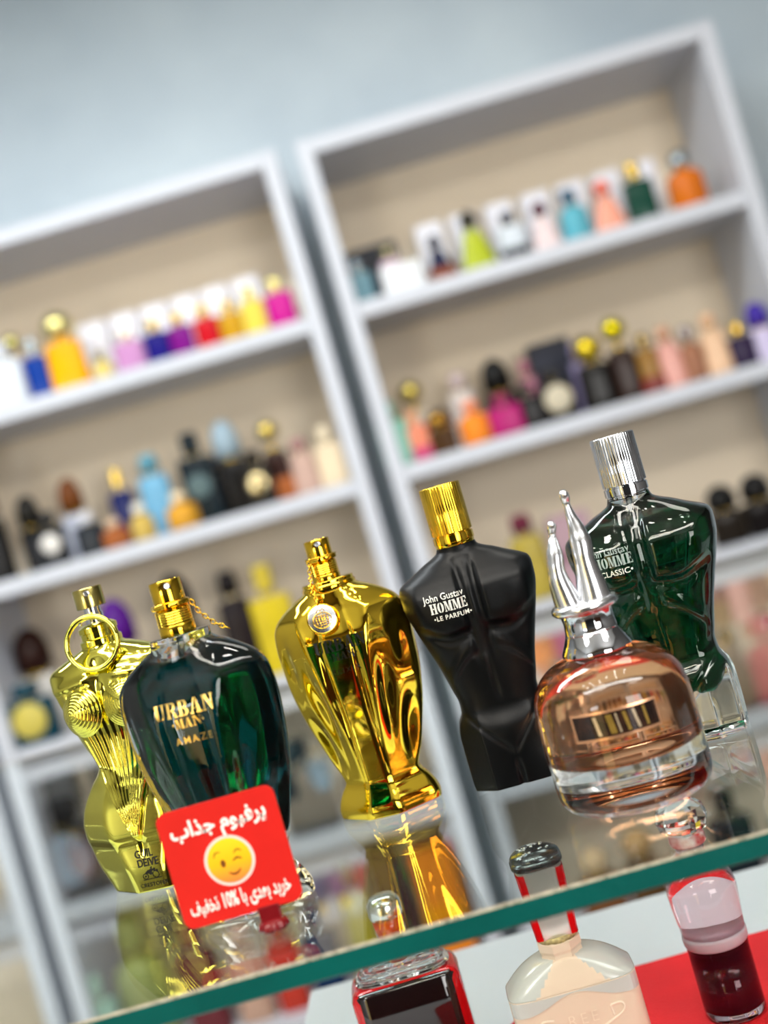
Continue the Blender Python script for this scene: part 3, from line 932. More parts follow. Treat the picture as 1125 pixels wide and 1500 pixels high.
# ------------------------------------------------------------------ male torso (black and green bottles)
TORSO_W = [(0, 24.8), (4, 25.2), (16, 25.3), (28, 25.2), (34, 24.2), (41, 21.2), (46, 21.0), (52, 22.3), (65, 25.4), (78, 29.3), (90, 33), (101, 35.4), (108, 35.6), (111, 34.6), (113.2, 31.5), (116.5, 25), (120, 18.5), (122, 14), (124, 11), (127, 10)]
TORSO_D = [(0, 16.5), (4, 17), (20, 17.5), (30, 17), (42, 13), (50, 13), (65, 14.5), (80, 17), (92, 19.5), (102, 19), (110, 16), (115, 13.5), (120, 11), (124, 9.6), (127, 9.6)]
TORSO_N = [(0, 5.5), (30, 4.6), (45, 2.8), (80, 2.8), (105, 3.4), (118, 2.4), (124, 2.0), (127, 2.0)]


def torso_relief(x, z):
    """how far the front stands out (mm)."""
    ax = abs(x)
    d = 0.0
    fold = 84.5 - 3.2 * g(ax - 17, 9) + .02 * ax * ax * .3           # pec lower line
    pw = sstep(2.0, 7.0, ax) * (1 - sstep(27, 34, ax))
    d += 3.0 * pw * sstep(fold - 1.2, fold + 2.2, z) * (1 - sstep(100, 121, z))
    d -= 1.3 * pw * g(z - (fold - 3.2), 2.6)
    d -= 1.3 * g(ax - 4.2, 1.8) * sstep(60, 78, z) * (1 - sstep(112, 122, z))      # two sternum grooves
    d += .9 * g(x, 2.4) * sstep(60, 80, z) * (1 - sstep(110, 120, z))
    rib = 74 - .035 * x * x
    d += 1.2 * sstep(rib - 4, rib, z) * (1 - sstep(rib + 2, rib + 8, z)) * sstep(2, 6, ax) * (1 - sstep(20, 27, ax))
    d -= .6 * g(x, 1.5) * sstep(42, 50, z) * (1 - sstep(66, 74, z))
    vz = 17 + ax * 1.15                                          # groin V
    d += 1.6 * (1 - sstep(vz - 2.0, vz + .6, z)) * 0 - .9 * g(z - vz, 2.0) * (1 - sstep(19, 23, ax)) * sstep(0, 3, ax)
    d += .9 * g(x, 7) * g(z - 27, 8)
    d -= 1.5 * g(x, 1.4) * (1 - sstep(8, 16, z))                      # between the thighs
    return d


def torso_pt(sx=1.0, sd=1.0, relief=1.0, inset=0.0, zmin=0, zmax=127, basecut=True):
    def pt(th, z):
        a = (interp(TORSO_W, z) - inset) * sx
        bb = (interp(TORSO_D, z) - inset) * sd
        n = interp(TORSO_N, z)
        r = superr(th, a, bb, n)
        x, y = r * cos(th), r * sin(th)
        if basecut:                                            # slight chamfer on the four upright thigh edges
            k = 1 - sstep(30, 46, z)
            if k > 0:
                lim = (a + bb) * .74
                s_ = abs(x) + abs(y)
                if s_ > lim:
                    q = 1 - k * (1 - lim / s_)
                    x, y = x * q, y * q
        front = max(0.0, -sin(th))
        if y < 0:
            y -= relief * torso_relief(x / sx, z) * min(1.0, front * 2.2)
        else:
            y += relief * .5 * torso_relief(x / sx, z) * min(1.0, -front + sin(th)) * .5
        return (x * mm, y * mm, z * mm)
    return pt


TZ = sorted(set([0, .4, 1.2, 2.5] + frange(4, 108, 150) + frange(108, 127, 40)))

# ---- black torso bottle
bx, by, bz = base_at(765, 1137)
blk = empty('perfume_bottle', (bx, by, bz), radians(-1), 'matt black male torso bottle with fluted gold cap, standing between gold and peach bottles', 'perfume bottle', 'torso shaped perfume bottles')
bb_ = link('body', body_me(TZ, torso_pt(1.0, 1.0, 1.05), 240), BLACK, blk)
tree = bvh_of(bb_)
fluted_cap(blk, 127.5 * mm, GOLD, 10.8, 30.5)
link('neck_ring', lathe_me([(9.8 * mm, 125.5 * mm), (10.3 * mm, 126 * mm), (10.3 * mm, 128 * mm)], 48), GOLD, blk, angle=50)
lay_text('lettering', 'John Gustav', 4.9 * mm, -13.6 * mm, 103.4 * mm, tree, WHITE_INK, blk, rot=radians(-1), sx=.86, offset=.006)
lay_slab('HOMME', 5.3 * mm, -12.2 * mm, 98.3 * mm, tree, WHITE_INK, blk, sx=.66, rot=radians(-1))
lay_text('lettering', '\u2022LE PARFUM\u2022', 3.3 * mm, -11.2 * mm, 92.8 * mm, tree, WHITE_INK, blk, rot=radians(-1), sx=.95, offset=.02, spacing=1.12)

# ---- green glass torso bottle
gx, gy, gz = base_at(1020, 1075)
grn = empty('perfume_bottle', (gx, gy, gz), radians(-20), 'clear glass male torso bottle of dark green perfume with fluted chrome cap', 'perfume bottle', 'torso shaped perfume bottles')
gb = link('glass_body', body_me(TZ, torso_pt(1.06, 1.15, 1.0), 200), CLEAR, grn)
tree = bvh_of(gb)
LIQZ = sorted(set(frange(24, 109.5, 110)))


def liq_pt(th, z):
    k = sstep(24, 30, z)
    zz = z
    a = (interp(TORSO_W, z) - 5.2) * 1.06
    bb = (interp(TORSO_D, z) - 3.6) * 1.15
    if z < 34:                                                # two rounded lobes at the bottom
        q = sqrt(max(0.02, 1 - ((34 - z) / 11.0) ** 2)) if z > 23.2 else .15
        a, bb = a * (.35 + .65 * q), bb * q
    r = superr(th, a, bb, 2.6)
    x, y = r * cos(th), r * sin(th)
    if y < 0:
        y -= .9 * torso_relief(x / 1.06, z) * min(1, -sin(th) * 2.2)
    zz = z
    if z < 34:
        zz = z - (34 - z) * .25 * g(abs(x) - 11, 6) + (34 - z) * .35 * g(x, 4)
    return (x * mm, y * mm, zz * mm)


link('perfume', body_me(LIQZ, liq_pt, 160), GREEN_LIQ, grn)
link('dip_tube', tube_me([(0, 0, 126 * mm), (0, 0, 113.5 * mm)], 1.3 * mm, 12), PLASTIC_TUBE, grn)
fluted_cap(grn, 127.5 * mm, CHROME, 11.2, 30.5)
link('neck_ring', lathe_me([(9.8 * mm, 125.5 * mm), (10.6 * mm, 126 * mm), (10.6 * mm, 128 * mm)], 48), CHROME, grn, angle=50)
lay_text('lettering', 'John Gustav', 5.0 * mm, -13.6 * mm, 102.8 * mm, tree, GREY_INK, grn, rot=0, sx=.86, offset=.004)
lay_slab('HOMME', 5.3 * mm, -12 * mm, 97.8 * mm, tree, GREY_INK, grn, sx=.66)
lay_text('lettering', '\u2022CLASSIC\u2022', 4.0 * mm, -12.2 * mm, 92 * mm, tree, WHITE_INK, grn, rot=0, sx=.95, offset=.012, spacing=1.05)

# ------------------------------------------------------------------ faceted torso bottle (gold one and teal one)
UW = [(0, 27), (3, 27.3), (8, 26.2), (13, 23.6), (18.6, 20.0), (20.5, 20.4), (30, 24.6), (45, 29.8), (61, 33.3), (76.5, 35.4), (93, 36.2), (104, 35.2), (109.5, 33), (113.5, 29.5), (118.5, 21.5), (121, 16), (122.5, 13.8), (126, 13.6)]
UD = [(0, 18.5), (4, 19), (18.6, 14.2), (21, 14.4), (45, 17), (75, 20.5), (88, 20.8), (96, 20.0), (103, 18.0), (110, 15.6), (116, 14.1), (122.5, 13.2), (126, 13)]
UA = [(0, 8), (18.6, 6), (25, 6), (60, 11), (95, 16), (108, 18), (120, 9), (126, 6)]
UP = [(0, 30), (18.6, 50), (22, 60), (60, 60), (104, 44), (112, 20), (118, 8), (122, 2.6), (126, 2.0)]


def urban_pt(inset=0.0, dent=1.0, kw=1.0):
    def pt(th, z):
        w = interp(UW, z) - inset
        d = interp(UD, z) - inset
        a = interp(UA, z)
        p = interp(UP, z)
        al = radians(38)
        h1 = d * cos(al) + a * sin(al)
        be = radians(66)
        h2 = min(w * sin(be) + d * .34 * cos(be), (w * .97) * sin(be) + d * .5 * cos(be))
        F_ = -pi / 2
        fs = [(F_, d), (-F_, d), (F_ + al, h1), (F_ - al, h1), (-F_ + al, h1), (-F_ - al, h1),
              (0, w), (pi, w), (F_ + be, h2), (F_ - be, h2), (-F_ + be, h2), (-F_ - be, h2)]
        r0 = facet_r(th, fs, p)
        # elongated drop-shaped hollows on the flanks
        for s in (-1, 1):
            for (ang, z0, sa, sz, dep) in ((52, 62, .17, 17, 1.9), (76, 88, .13, 11, 1.5), (78, 42, .13, 13, 1.3), (22, 66, .08, 26, .9)):
                t = th - (F_ + s * radians(ang))
                t = (t + pi) % (2 * pi) - pi
                r0 -= dent * dep * g(t, sa) * g(z - z0, sz)
        r0 -= dent * .9 * g((abs(((th - F_) + pi) % (2 * pi) - pi)) - .42, .06) * g(z - 60, 34)
        if z > 112:
            k = sstep(112, 122, z)
            r0 = r0 * (1 - k) + k * superr(th, w, d, 2.0)
        return (r0 * cos(th) * kw * mm, r0 * sin(th) * kw * mm, z * mm)
    return pt


UZ = sorted(set([0, .5, 1.2] + frange(2, 18, 18) + frange(18.2, 21.5, 10) + frange(22, 106, 90) + frange(106.5, 126, 50)))


def stencil_lines(tree, m, par, s, x, z, mats=None):
    lay_slab('URBAN', 6.6 * s * mm, x, z, tree, m, par, sx=.78)
    lay_slab('.MAN.', 4.1 * s * mm, x + .5 * mm, z - 6.2 * s * mm, tree, m, par, sx=.85)


# ---- gold one
ux, uy, uz = base_at(575, 1181)
eli = empty('perfume_bottle', (ux, uy, uz), radians(-9), 'mirror gold faceted bottle with hanging round charm, its sprayer bare, left of the black torso', 'perfume bottle', 'faceted perfume bottles')
eb = link('body', body_me(UZ, urban_pt(0, 1.25, 1.03), 360), DEEP_GOLD, eli)
tree = bvh_of(eb)
link('neck_plate', lathe_me([(r * mm, q * mm) for r, q in [(13.2, 119), (14.6, 120.5), (14.8, 123.2), (14.0, 124.4), (9.5, 124.8), (8.4, 126)]], 64), GOLD, eli, angle=40)
sprayer(eli, 124.6 * mm, GOLD, .95, az=radians(15))
stencil_lines(tree, DARK_INK, eli, 1.0, 2.0 * mm, 93.5 * mm)
lay_text('lettering', 'ELIXIR', 4.1 * mm, 2.0 * mm, 79.5 * mm, tree, DARK_INK, eli, spacing=1.35, offset=.0)
# charm: chain from under the button to a round medallion resting on the shoulder
CHAIN0 = Vector((-5.2, -6.8, 138)) * mm
pm = Vector((-3.2, -20.5, 108)) * mm
chain_links(eli, [CHAIN0, Vector((-6.2, -8.6, 131)) * mm, Vector((-5.8, -14.2, 124)) * mm, Vector((-4.2, -18.2, 118.5)) * mm, Vector((-3.7, -20.0, 116.2)) * mm], GOLD)
ringp = [Vector((0, 0, -.4 * mm)) + Vector((8.6 * mm * cos(a), 8.6 * mm * sin(a), 139.4 * mm)) for a in frange(0, 2 * pi, 33)[:-1]]
link('chain_loop', tube_me(ringp, .35 * mm, 8, True), GOLD, eli)
charm = empty('charm', pm, 0)
charm.parent = eli
charm.rotation_euler = (radians(-14), 0, radians(12))
me = lathe_me([(7.4 * mm, 0), (7.4 * mm, .9 * mm), (6.9 * mm, 1.1 * mm)], 48)
me.transform(Matrix.Rotation(radians(90), 4, 'X'))
link('disc', me, SILVER, charm, angle=50)
link('rim', tube_me([(7.6 * mm * cos(a), -.5 * mm, 7.6 * mm * sin(a)) for a in frange(0, 2 * pi, 49)[:-1]], .55 * mm, 8, True), GOLD, charm)
gb2 = bmesh.new()


def add_tube(bm, pts, r, n=6, closed=False):
    t = tube_me(pts, r, n, closed)
    bm.from_mesh(t)
    bpy.data.meshes.remove(t)


for q in (-3, -1.5, 0, 1.5, 3):                     # lattice emblem with a crown above it
    hgt = sqrt(max(.1, 4.4 ** 2 - q * q))
    add_tube(gb2, [((q) * mm, -1.3 * mm, (-hgt - .6) * mm), (q * mm, -1.3 * mm, (hgt * .75 - .6) * mm)], .22 * mm)
    w2 = sqrt(max(.1, 4.6 ** 2 - q * q))
    add_tube(gb2, [(-w2 * mm, -1.35 * mm, (q * .8 - .8) * mm), (w2 * mm, -1.35 * mm, (q * .8 - .8) * mm)], .2 * mm)
add_tube(gb2, [(5.0 * mm * cos(a), -1.3 * mm, (4.2 * sin(a) - .8) * mm) for a in frange(0, 2 * pi, 33)[:-1]], .25 * mm, 6, True)
add_tube(gb2, [(-2.2 * mm, -1.3 * mm, 3.8 * mm), (-1.2 * mm, -1.3 * mm, 5.6 * mm), (0, -1.3 * mm, 4.4 * mm), (1.2 * mm, -1.3 * mm, 5.6 * mm), (2.2 * mm, -1.3 * mm, 3.8 * mm)], .22 * mm)
me = bpy.data.meshes.new('mesh')
gb2.to_mesh(me)
gb2.free()
link('lattice_emblem', me, GOLD, charm)

# ---- teal one
ax_, ay_, az_ = base_at(377, 1323)
ama = empty('perfume_bottle', (ax_, ay_, az_), radians(-12), 'clear faceted bottle of dark teal perfume with gold sprayer behind the red card', 'perfume bottle', 'faceted perfume bottles')
AS = 1.03
ab = link('glass_body', body_me(UZ, urban_pt(0, 1.0, AS), 320), CLEAR, ama)
tree = bvh_of(ab)


def aliq(th, z):
    f = urban_pt(0, 1.1, AS)
    x, y, zz = f(th, z)
    k = .90 if z > 34 else .90 * sqrt(max(.03, 1 - ((34 - z) / 9.0) ** 2))
    k *= (1 - .2 * (1 - sstep(26, 90, z)))
    if z > 100:
        k *= 1 - .10 * sstep(100, 114, z)
    return (x * k, y * k, zz)


link('perfume', body_me(frange(25.2, 114.5, 110), aliq, 180), TEAL_LIQ, ama)
link('dip_tube', tube_me([(0, 0, 125 * mm), (0, 0, 115 * mm)], 1.3 * mm, 12), PLASTIC_TUBE, ama)
sprayer(ama, 126 * mm, GOLD, 1.0, az=radians(28))
stencil_lines(tree, GOLD_INK, ama, 1.03, 1.8 * mm, 96 * mm)
lay_text('lettering', 'AMAZE', 4.5 * mm, 3 * mm, 82 * mm, tree, GOLD_INK, ama, spacing=1.3, offset=.008)
chain_links(ama, [Vector((8.4, 3.5, 139)) * mm, Vector((10.2, 4.5, 133)) * mm, Vector((15, 7, 126)) * mm, Vector((20, 9, 122)) * mm], GOLD)

# ---- red discount card leaning on the teal bottle
SY = .4775
tl, tr, br_, bl_ = [at_y(*q, SY) for q in ((228, 1195), (398, 1147), (445, 1312), (272, 1367))]
cen = (tl + tr + br_ + bl_) / 4
cw = ((tr - tl).length + (br_ - bl_).length) / 4
ch_ = ((tl - bl_).length + (tr - br_).length) / 4
sg = empty('price_card', (cen.x, SY, GZ0), 0, 'red square discount card with white writing and yellow winking face', 'card')
bm = bmesh.new()
outl = []
rad = 4.2 * mm
for (cx, cz, a0) in ((cw - rad, ch_ - rad, 0), (-cw + rad, ch_ - rad, 90), (-cw + rad, -ch_ + rad, 180), (cw - rad, -ch_ + rad, 270)):
    for i in range(7):
        a = radians(a0 + i * 15)
        outl.append((cx + rad * cos(a), cz + rad * sin(a)))
zc = cen.z - GZ0
fv = [bm.verts.new((x, -.5 * mm, z + zc)) for x, z in outl]
bv = [bm.verts.new((x, .5 * mm, z + zc)) for x, z in outl]
bm.faces.new(fv)
bm.faces.new(bv[::-1])
for i in range(len(outl)):
    j = (i + 1) % len(outl)
    bm.faces.new((fv[j], fv[i], bv[i], bv[j]))
bmesh.ops.recalc_face_normals(bm, faces=bm.faces[:])
me = bpy.data.meshes.new('mesh')
bm.to_mesh(me)
bm.free()
link('card_panel', me, RED, sg, smooth=False)


def flat(name, vs, fs, x, z, m, y, rot=0.0):
    out = [(x + u * cos(rot) - v * sin(rot), y, z + zc + u * sin(rot) + v * cos(rot)) for u, v in vs]
    return link(name, pydata(out, fs), m, sg, smooth=False)


def ngon(pts):
    return pts, [tuple(range(len(pts)))]


def fit_text(s, width, height, **kw):
    vs, fs = text_raw(s, 1.0, **kw)
    x0, x1 = min(v[0] for v in vs), max(v[0] for v in vs)
    y0, y1 = min(v[1] for v in vs), max(v[1] for v in vs)
    return [((v[0] - (x0 + x1) / 2) * width / (x1 - x0), (v[1] - (y0 + y1) / 2) * height / (y1 - y0)) for v in vs], fs


vs, fs = fit_text('\uFE8F\uFE8D\uFEAC\uFE9F \uFEE1\uFEEE\uFEF4\uFED3\uFEAE\uFB58', 41 * mm, 10.5 * mm, offset=.035)
flat('lettering', vs, fs, -.5 * mm, 14.2 * mm, WHITETXT, -.62 * mm)
vs, fs = fit_text('\uFED2\uFEF4\uFED4\uFEA8\uFE97 10% \uFE8E\uFE91 \uFEEF\uFEAA\uFECC\uFE91 \uFEAA\uFEF3\uFEAE\uFEA7', 43 * mm, 8.6 * mm, offset=.03)
flat('lettering', vs, fs, 0, -17.5 * mm, WHITETXT, -.62 * mm)
FZ = -1.2 * mm
flat('badge_ring', *ngon(disc_pts(10.6 * mm, 48)), 0, FZ, mat('pale pink print', (255, 214, 205), .5, noise=.02), -.62 * mm)
YELM = bpy.data.materials.new('yellow to orange print')
YELM.use_nodes = True
nt = YELM.node_tree
b = nt.nodes['Principled BSDF']
b.inputs['Roughness'].default_value = .45
tcn = nt.nodes.new('ShaderNodeTexCoord')
sx_ = nt.nodes.new('ShaderNodeSeparateXYZ')
mr = nt.nodes.new('ShaderNodeMapRange')
mr.inputs['From Min'].default_value = zc + FZ - 9.3 * mm
mr.inputs['From Max'].default_value = zc + FZ + 9.3 * mm
crp = nt.nodes.new('ShaderNodeValToRGB')
crp.color_ramp.elements[0].color = lin((255, 128, 60))
crp.color_ramp.elements[1].color = lin((255, 214, 30))
e_ = crp.color_ramp.elements.new(.45)
e_.color = lin((255, 186, 10))
nt.links.new(tcn.outputs['Object'], sx_.inputs[0])
nt.links.new(sx_.outputs['Z'], mr.inputs['Value'])
nt.links.new(mr.outputs[0], crp.inputs['Fac'])
nt.links.new(crp.outputs[0], b.inputs['Base Color'])
flat('face_disc', *ngon(disc_pts(9.3 * mm, 48)), 0, FZ, YELM, -.70 * mm)
BRN = mat('brown print', (120, 62, 12), .5, noise=.03)


def stroke(pts, w):
    """flat tapered stroke polygon through points."""
    P = [Vector((p[0], p[1])) for p in pts]
    L, R = [], []
    n = len(P)
    for i, p in enumerate(P):
        t = (P[min(i + 1, n - 1)] - P[max(i - 1, 0)]).normalized()
        nn = Vector((-t.y, t.x))
        k = w * (.45 + .55 * sin(pi * i / (n - 1)))
        L.append(p + nn * k)
        R.append(p - nn * k)
    vs = [(v.x, v.y) for v in L + R]
    fs = [(i, i + 1, n + i + 1, n + i) for i in range(n - 1)]
    return vs, fs


flat('eye', [(1.05 * mm * cos(a), 1.6 * mm * sin(a)) for a in frange(0, 2 * pi, 25)[:-1]], [tuple(range(24))], -3.0 * mm, FZ - .6 * mm, BRN, -.78 * mm)
vs, fs = stroke([((-2 + 4 * i / 10) * mm, (.9 * sin(pi * i / 10)) * mm) for i in range(11)], .42 * mm)
flat('winking_eye', vs, fs, 3.2 * mm, FZ - .5 * mm, BRN, -.78 * mm, rot=radians(2))
vs, fs = stroke([((-1.8 + 3.6 * i / 10) * mm, (1.1 * sin(pi * i / 10)) * mm) for i in range(11)], .3 * mm)
flat('eyebrow', vs, fs, 4.1 * mm, FZ + 2.6 * mm, BRN, -.78 * mm, rot=radians(4))
flat('eyebrow', vs, fs, -4.6 * mm, FZ + 3.3 * mm, BRN, -.78 * mm, rot=radians(32))
vs, fs = stroke([((-2.6 + 5.2 * i / 12) * mm, (-1.3 * sin(pi * i / 12)) * mm) for i in range(13)], .5 * mm)
flat('smile', vs, fs, 1.0 * mm, FZ - 4.6 * mm, BRN, -.78 * mm, rot=radians(6))
me = lathe_me([(r * mm, q * mm) for r, q in [(5.2, 0), (6.2, .6), (6.4, 1.8), (5.8, 3.2), (4.4, 4.2), (2.6, 4.6)]], 72, flute=(9, .4 * mm, 3.5 * mm, .05))
hb = link('holder_base', me, MAROON, sg)
hb.location = (10 * mm, .5 * mm, 0)
link('holder_slot', box_me(5.5 * mm, 14.5 * mm, -1.4 * mm, 2.2 * mm, 3.6 * mm, zc - ch_ + 1.2 * mm, .4 * mm), MAROON, sg, smooth=False)

# ------------------------------------------------------------------ female torso bottle (pale gold, left)
fx, fy, fz = base_at(249, 1284)
fem = empty('perfume_bottle', (fx, fy, fz), radians(-12), 'pale gold corset torso bottle with ring on its neck, at the left end', 'perfume bottle')
FW = [(0, 29.5), (5, 31.5), (12.5, 35), (20, 37.2), (28, 38), (36, 37.6), (42, 36), (48, 33), (56, 27), (62, 21.5), (66, 19.8), (70, 21.2), (76, 23.8), (90, 27.6), (101, 29.8), (111, 32.2), (116.5, 33.2), (119, 31.5), (122, 25), (125, 17), (127, 11.5), (129, 10)]
FD = [(0, 19.5), (12, 20), (24, 18.6), (30, 19.5), (42, 18.5), (56, 14.5), (66, 12.5), (76, 13), (95, 15.5), (110, 15.5), (117, 13.5), (122, 11.5), (126, 9.8), (129, 9.5)]
FN = [(0, 5), (30, 4.2), (56, 3.0), (66, 2.4), (110, 3.2), (122, 2.2), (129, 2)]


def fem_pt(th, z):
    a, bb, n = interp(FW, z), interp(FD, z), interp(FN, z)
    r = superr(th, a, bb, n)
    kf = 1 - sstep(54, 64, z)
    if kf > 0:
        q = .30 + .16 * sstep(8, 40, z)
        ph = radians(33)
        h_ = q * a * sin(ph) + bb * cos(ph)
        F_ = -pi / 2
        rf = facet_r(th, [(F_, bb), (-F_, bb), (F_ + ph, h_), (F_ - ph, h_), (-F_ + ph, h_), (-F_ - ph, h_), (0, a), (pi, a), (F_ + radians(68), a * .985), (F_ - radians(68), a * .985)], 46)
        r = r * (1 - kf) + rf * kf
    x, y = r * cos(th), r * sin(th)
    if y < 0:
        k = min(1.0, -sin(th) * 2.0)
        hgt = max(0.0, z - 25.0)
        half = .36 * hgt + .5
        vm = (1 - sstep(half - .8, half + .5, abs(x))) * (1 - sstep(104, 112, z)) * sstep(26, 30, z)
        ang = atan2(x, hgt + 1e-6)
        y -= k * vm * (2.6 * (1 - sstep(62, 84, z)) + .9 + .34 * cos(ang * 96))
        y += k * 1.4 * g(x, 5) * sstep(96, 112, z) * (1 - sstep(116, 124, z))
        if z < 30:
            y += k * .9 * g(x, 1.6) * sstep(16, 26, z)
        y -= k * 1.2 * g(z - (113 - .12 * abs(x)), 2.0) * sstep(3, 10, abs(x))
    return (x * mm, y * mm, z * mm)


fz_s = sorted(set([0, .6, 1.5] + frange(3, 112, 150) + frange(112.5, 129, 36)))
fb = link('body', body_me(fz_s, fem_pt, 420), LIME_GOLD, fem)
tree = bvh_of(fb)
for sgn in (-1, 1):                                    # ribbed conical cups
    prof = []
    H, RB, NR = 10.0, 12.8, 9
    for i in range(NR * 6 + 1):
        t = i / (NR * 6)
        prof.append(((RB * (1 - t) + .35 * sin(i * pi / 3) + .25) * mm, (H * t + .15 * H * sin(pi * t)) * mm))
    prof = [(RB * .9 * mm, -2.5 * mm)] + prof
    me = lathe_me(prof, 56)
    me.transform(Matrix.Translation((sgn * 13.2 * mm, -15.2 * mm, 96.5 * mm)) @ Matrix.Rotation(radians(-sgn * -14), 4, 'Z') @ Matrix.Rotation(radians(84), 4, 'X'))
    link('ribbed_cup', me, LIME_GOLD, fem)
link('neck_collar', lathe_me([(r * mm, q * mm) for r, q in [(10.2, 127), (11.0, 127.6), (11.0, 130.2), (10.2, 130.8), (9.6, 131), (9.6, 134), (10.1, 134.4), (10.1, 137), (8, 138.4), (5.5, 139)]], 64, flute=(26, 131.2 * mm, 133.8 * mm, .03)), LIME_GOLD, fem, angle=45)
sprayer(fem, 138.5 * mm, mat('brushed pale gold', (206, 190, 110), .2, 1.0, noise=.1, nscale=200), 1.06, thread=False, az=radians(22))
rg = tube_me([(13.6 * mm * cos(a), 0, 13.6 * mm * sin(a)) for a in frange(0, 2 * pi, 73)[:-1]], 1.5 * mm, 14, True)
ro = link('neck_ring', rg, LIME_GOLD, fem)
ro.location = (2.2 * mm, -14.2 * mm, 129.5 * mm)
ro.rotation_euler = (radians(-9), 0, radians(8))
link('ring_clasp', tube_me([(-1.5 * mm, -4 * mm, 142.6 * mm), (-1.6 * mm, -9 * mm, 143.2 * mm), (-2.2 * mm, -12.8 * mm, 141.8 * mm), (-2.4 * mm, -12.4 * mm, 139.4 * mm)], 1.0 * mm, 10), SILVER, fem)
lay_text('lettering', 'GUIL', 5.4 * mm, -.6 * mm, 19.4 * mm, tree, DARK_INK, fem, sx=.85, offset=.02)
lay_text('lettering', 'DEIVE', 5.4 * mm, .8 * mm, 14.8 * mm, tree, DARK_INK, fem, sx=.85, offset=.02)
lay_text('lettering', 'CRESTOFER', 2.9 * mm, 1.2 * mm, 3.3 * mm, tree, DARK_INK, fem, spacing=1.05)
# small carriage-and-scroll emblem
em_v, em_f = [], []


def add_poly(pts, close=True):
    n0 = len(em_v)
    em_v.extend(pts)
    em_f.append(tuple(range(n0, n0 + len(pts))))


def add_ring(cx, cy, r, w):
    n0 = len(em_v)
    N = 20
    for k in range(N):
        a = 2 * pi * k / N
        em_v.append((cx + r * cos(a), cy + r * sin(a)))
        em_v.append((cx + (r - w) * cos(a), cy + (r - w) * sin(a)))
    for k in range(N):
        k2 = (k + 1) % N
        em_f.append((n0 + 2 * k, n0 + 2 * k2, n0 + 2 * k2 + 1, n0 + 2 * k + 1))


add_ring(-3.2 * mm, -1.0 * mm, 1.6 * mm, .35 * mm)
add_ring(2.6 * mm, -.8 * mm, 1.9 * mm, .35 * mm)
add_poly(disc_pts(.5 * mm, 10, -3.2 * mm, -1.0 * mm))
for (cx, cy, r) in ((-1, 1.1, 1.0), (.6, 1.7, .9), (2.2, 1.8, .8), (0, .2, .9), (-2.2, .7, .7), (.9, 3.0, .5), (3.6, 1.0, .7)):
    add_poly(disc_pts(r * mm, 8, cx * mm, cy * mm))
add_poly([(-5 * mm, -2.9 * mm), (5.5 * mm, -2.9 * mm), (5.5 * mm, -2.6 * mm), (-5 * mm, -2.6 * mm)])
lay_flat('emblem', em_v, em_f, 1.0 * mm, 9.0 * mm, tree, DARK_INK, fem)

# ------------------------------------------------------------------ peach bottle with silver legs stopper
px_, py_, pz_ = base_at(936, 1163)
pea = empty('perfume_bottle', (px_, py_, pz_), 0, 'round peach perfume bottle topped by a silver pair of legs', 'perfume bottle')
outer = [(25, 0), (30, .5), (33, 2.4), (34.6, 5.5), (35.2, 10), (35.4, 25), (35.2, 42), (34.4, 49), (32, 55.5), (28, 60.5), (22.5, 64.2), (17.5, 66.2), (14.5, 67.6), (13, 69.5), (13, 70.5)]


def smooth_prof(pr, k=4):
    out = []
    n = len(pr)
    for i in range(n - 1):
        p0 = pr[max(0, i - 1)]
        p1, p2 = pr[i], pr[i + 1]
        p3 = pr[min(n - 1, i + 2)]
        for j in range(k):
            t = j / k
            f = [.5 * ((2 * p1[c]) + (-p0[c] + p2[c]) * t + (2 * p0[c] - 5 * p1[c] + 4 * p2[c] - p3[c]) * t * t + (-p0[c] + 3 * p1[c] - 3 * p2[c] + p3[c]) * t ** 3) for c in (0, 1)]
            out.append((f[0] * mm, f[1] * mm))
    out.append((pr[-1][0] * mm, pr[-1][1] * mm))
    return out


pgb = link('glass_body', lathe_me(smooth_prof(outer), 128), CLEAR, pea)
inner = [(4, 20.0), (20, 20.4), (28, 21.6), (31.2, 24), (32.2, 28), (32.4, 42), (31.2, 49), (28.6, 54.5), (24.6, 58.8), (19.5, 61.6), (14, 63), (5, 63.2)]
link('perfume', lathe_me(smooth_prof(inner), 128), PEACH_LIQ, pea)
tree = bvh_of(pgb)
# dark see-through label window with its pale frame
SMOKE = mat('smoky brown label film', (52, 34, 26), .12, trans=.05, noise=.5, nscale=220, alt=(28, 22, 20))


def wrap_rect(x0, x1, z0, z1, nx=20):
    vs, fs = [], []
    for i in range(nx + 1):
        u = x0 + (x1 - x0) * i / nx
        vs += [(u, z0), (u, z1)]
    for i in range(nx):
        fs.append((2 * i, 2 * i + 2, 2 * i + 3, 2 * i + 1))
    return vs, fs


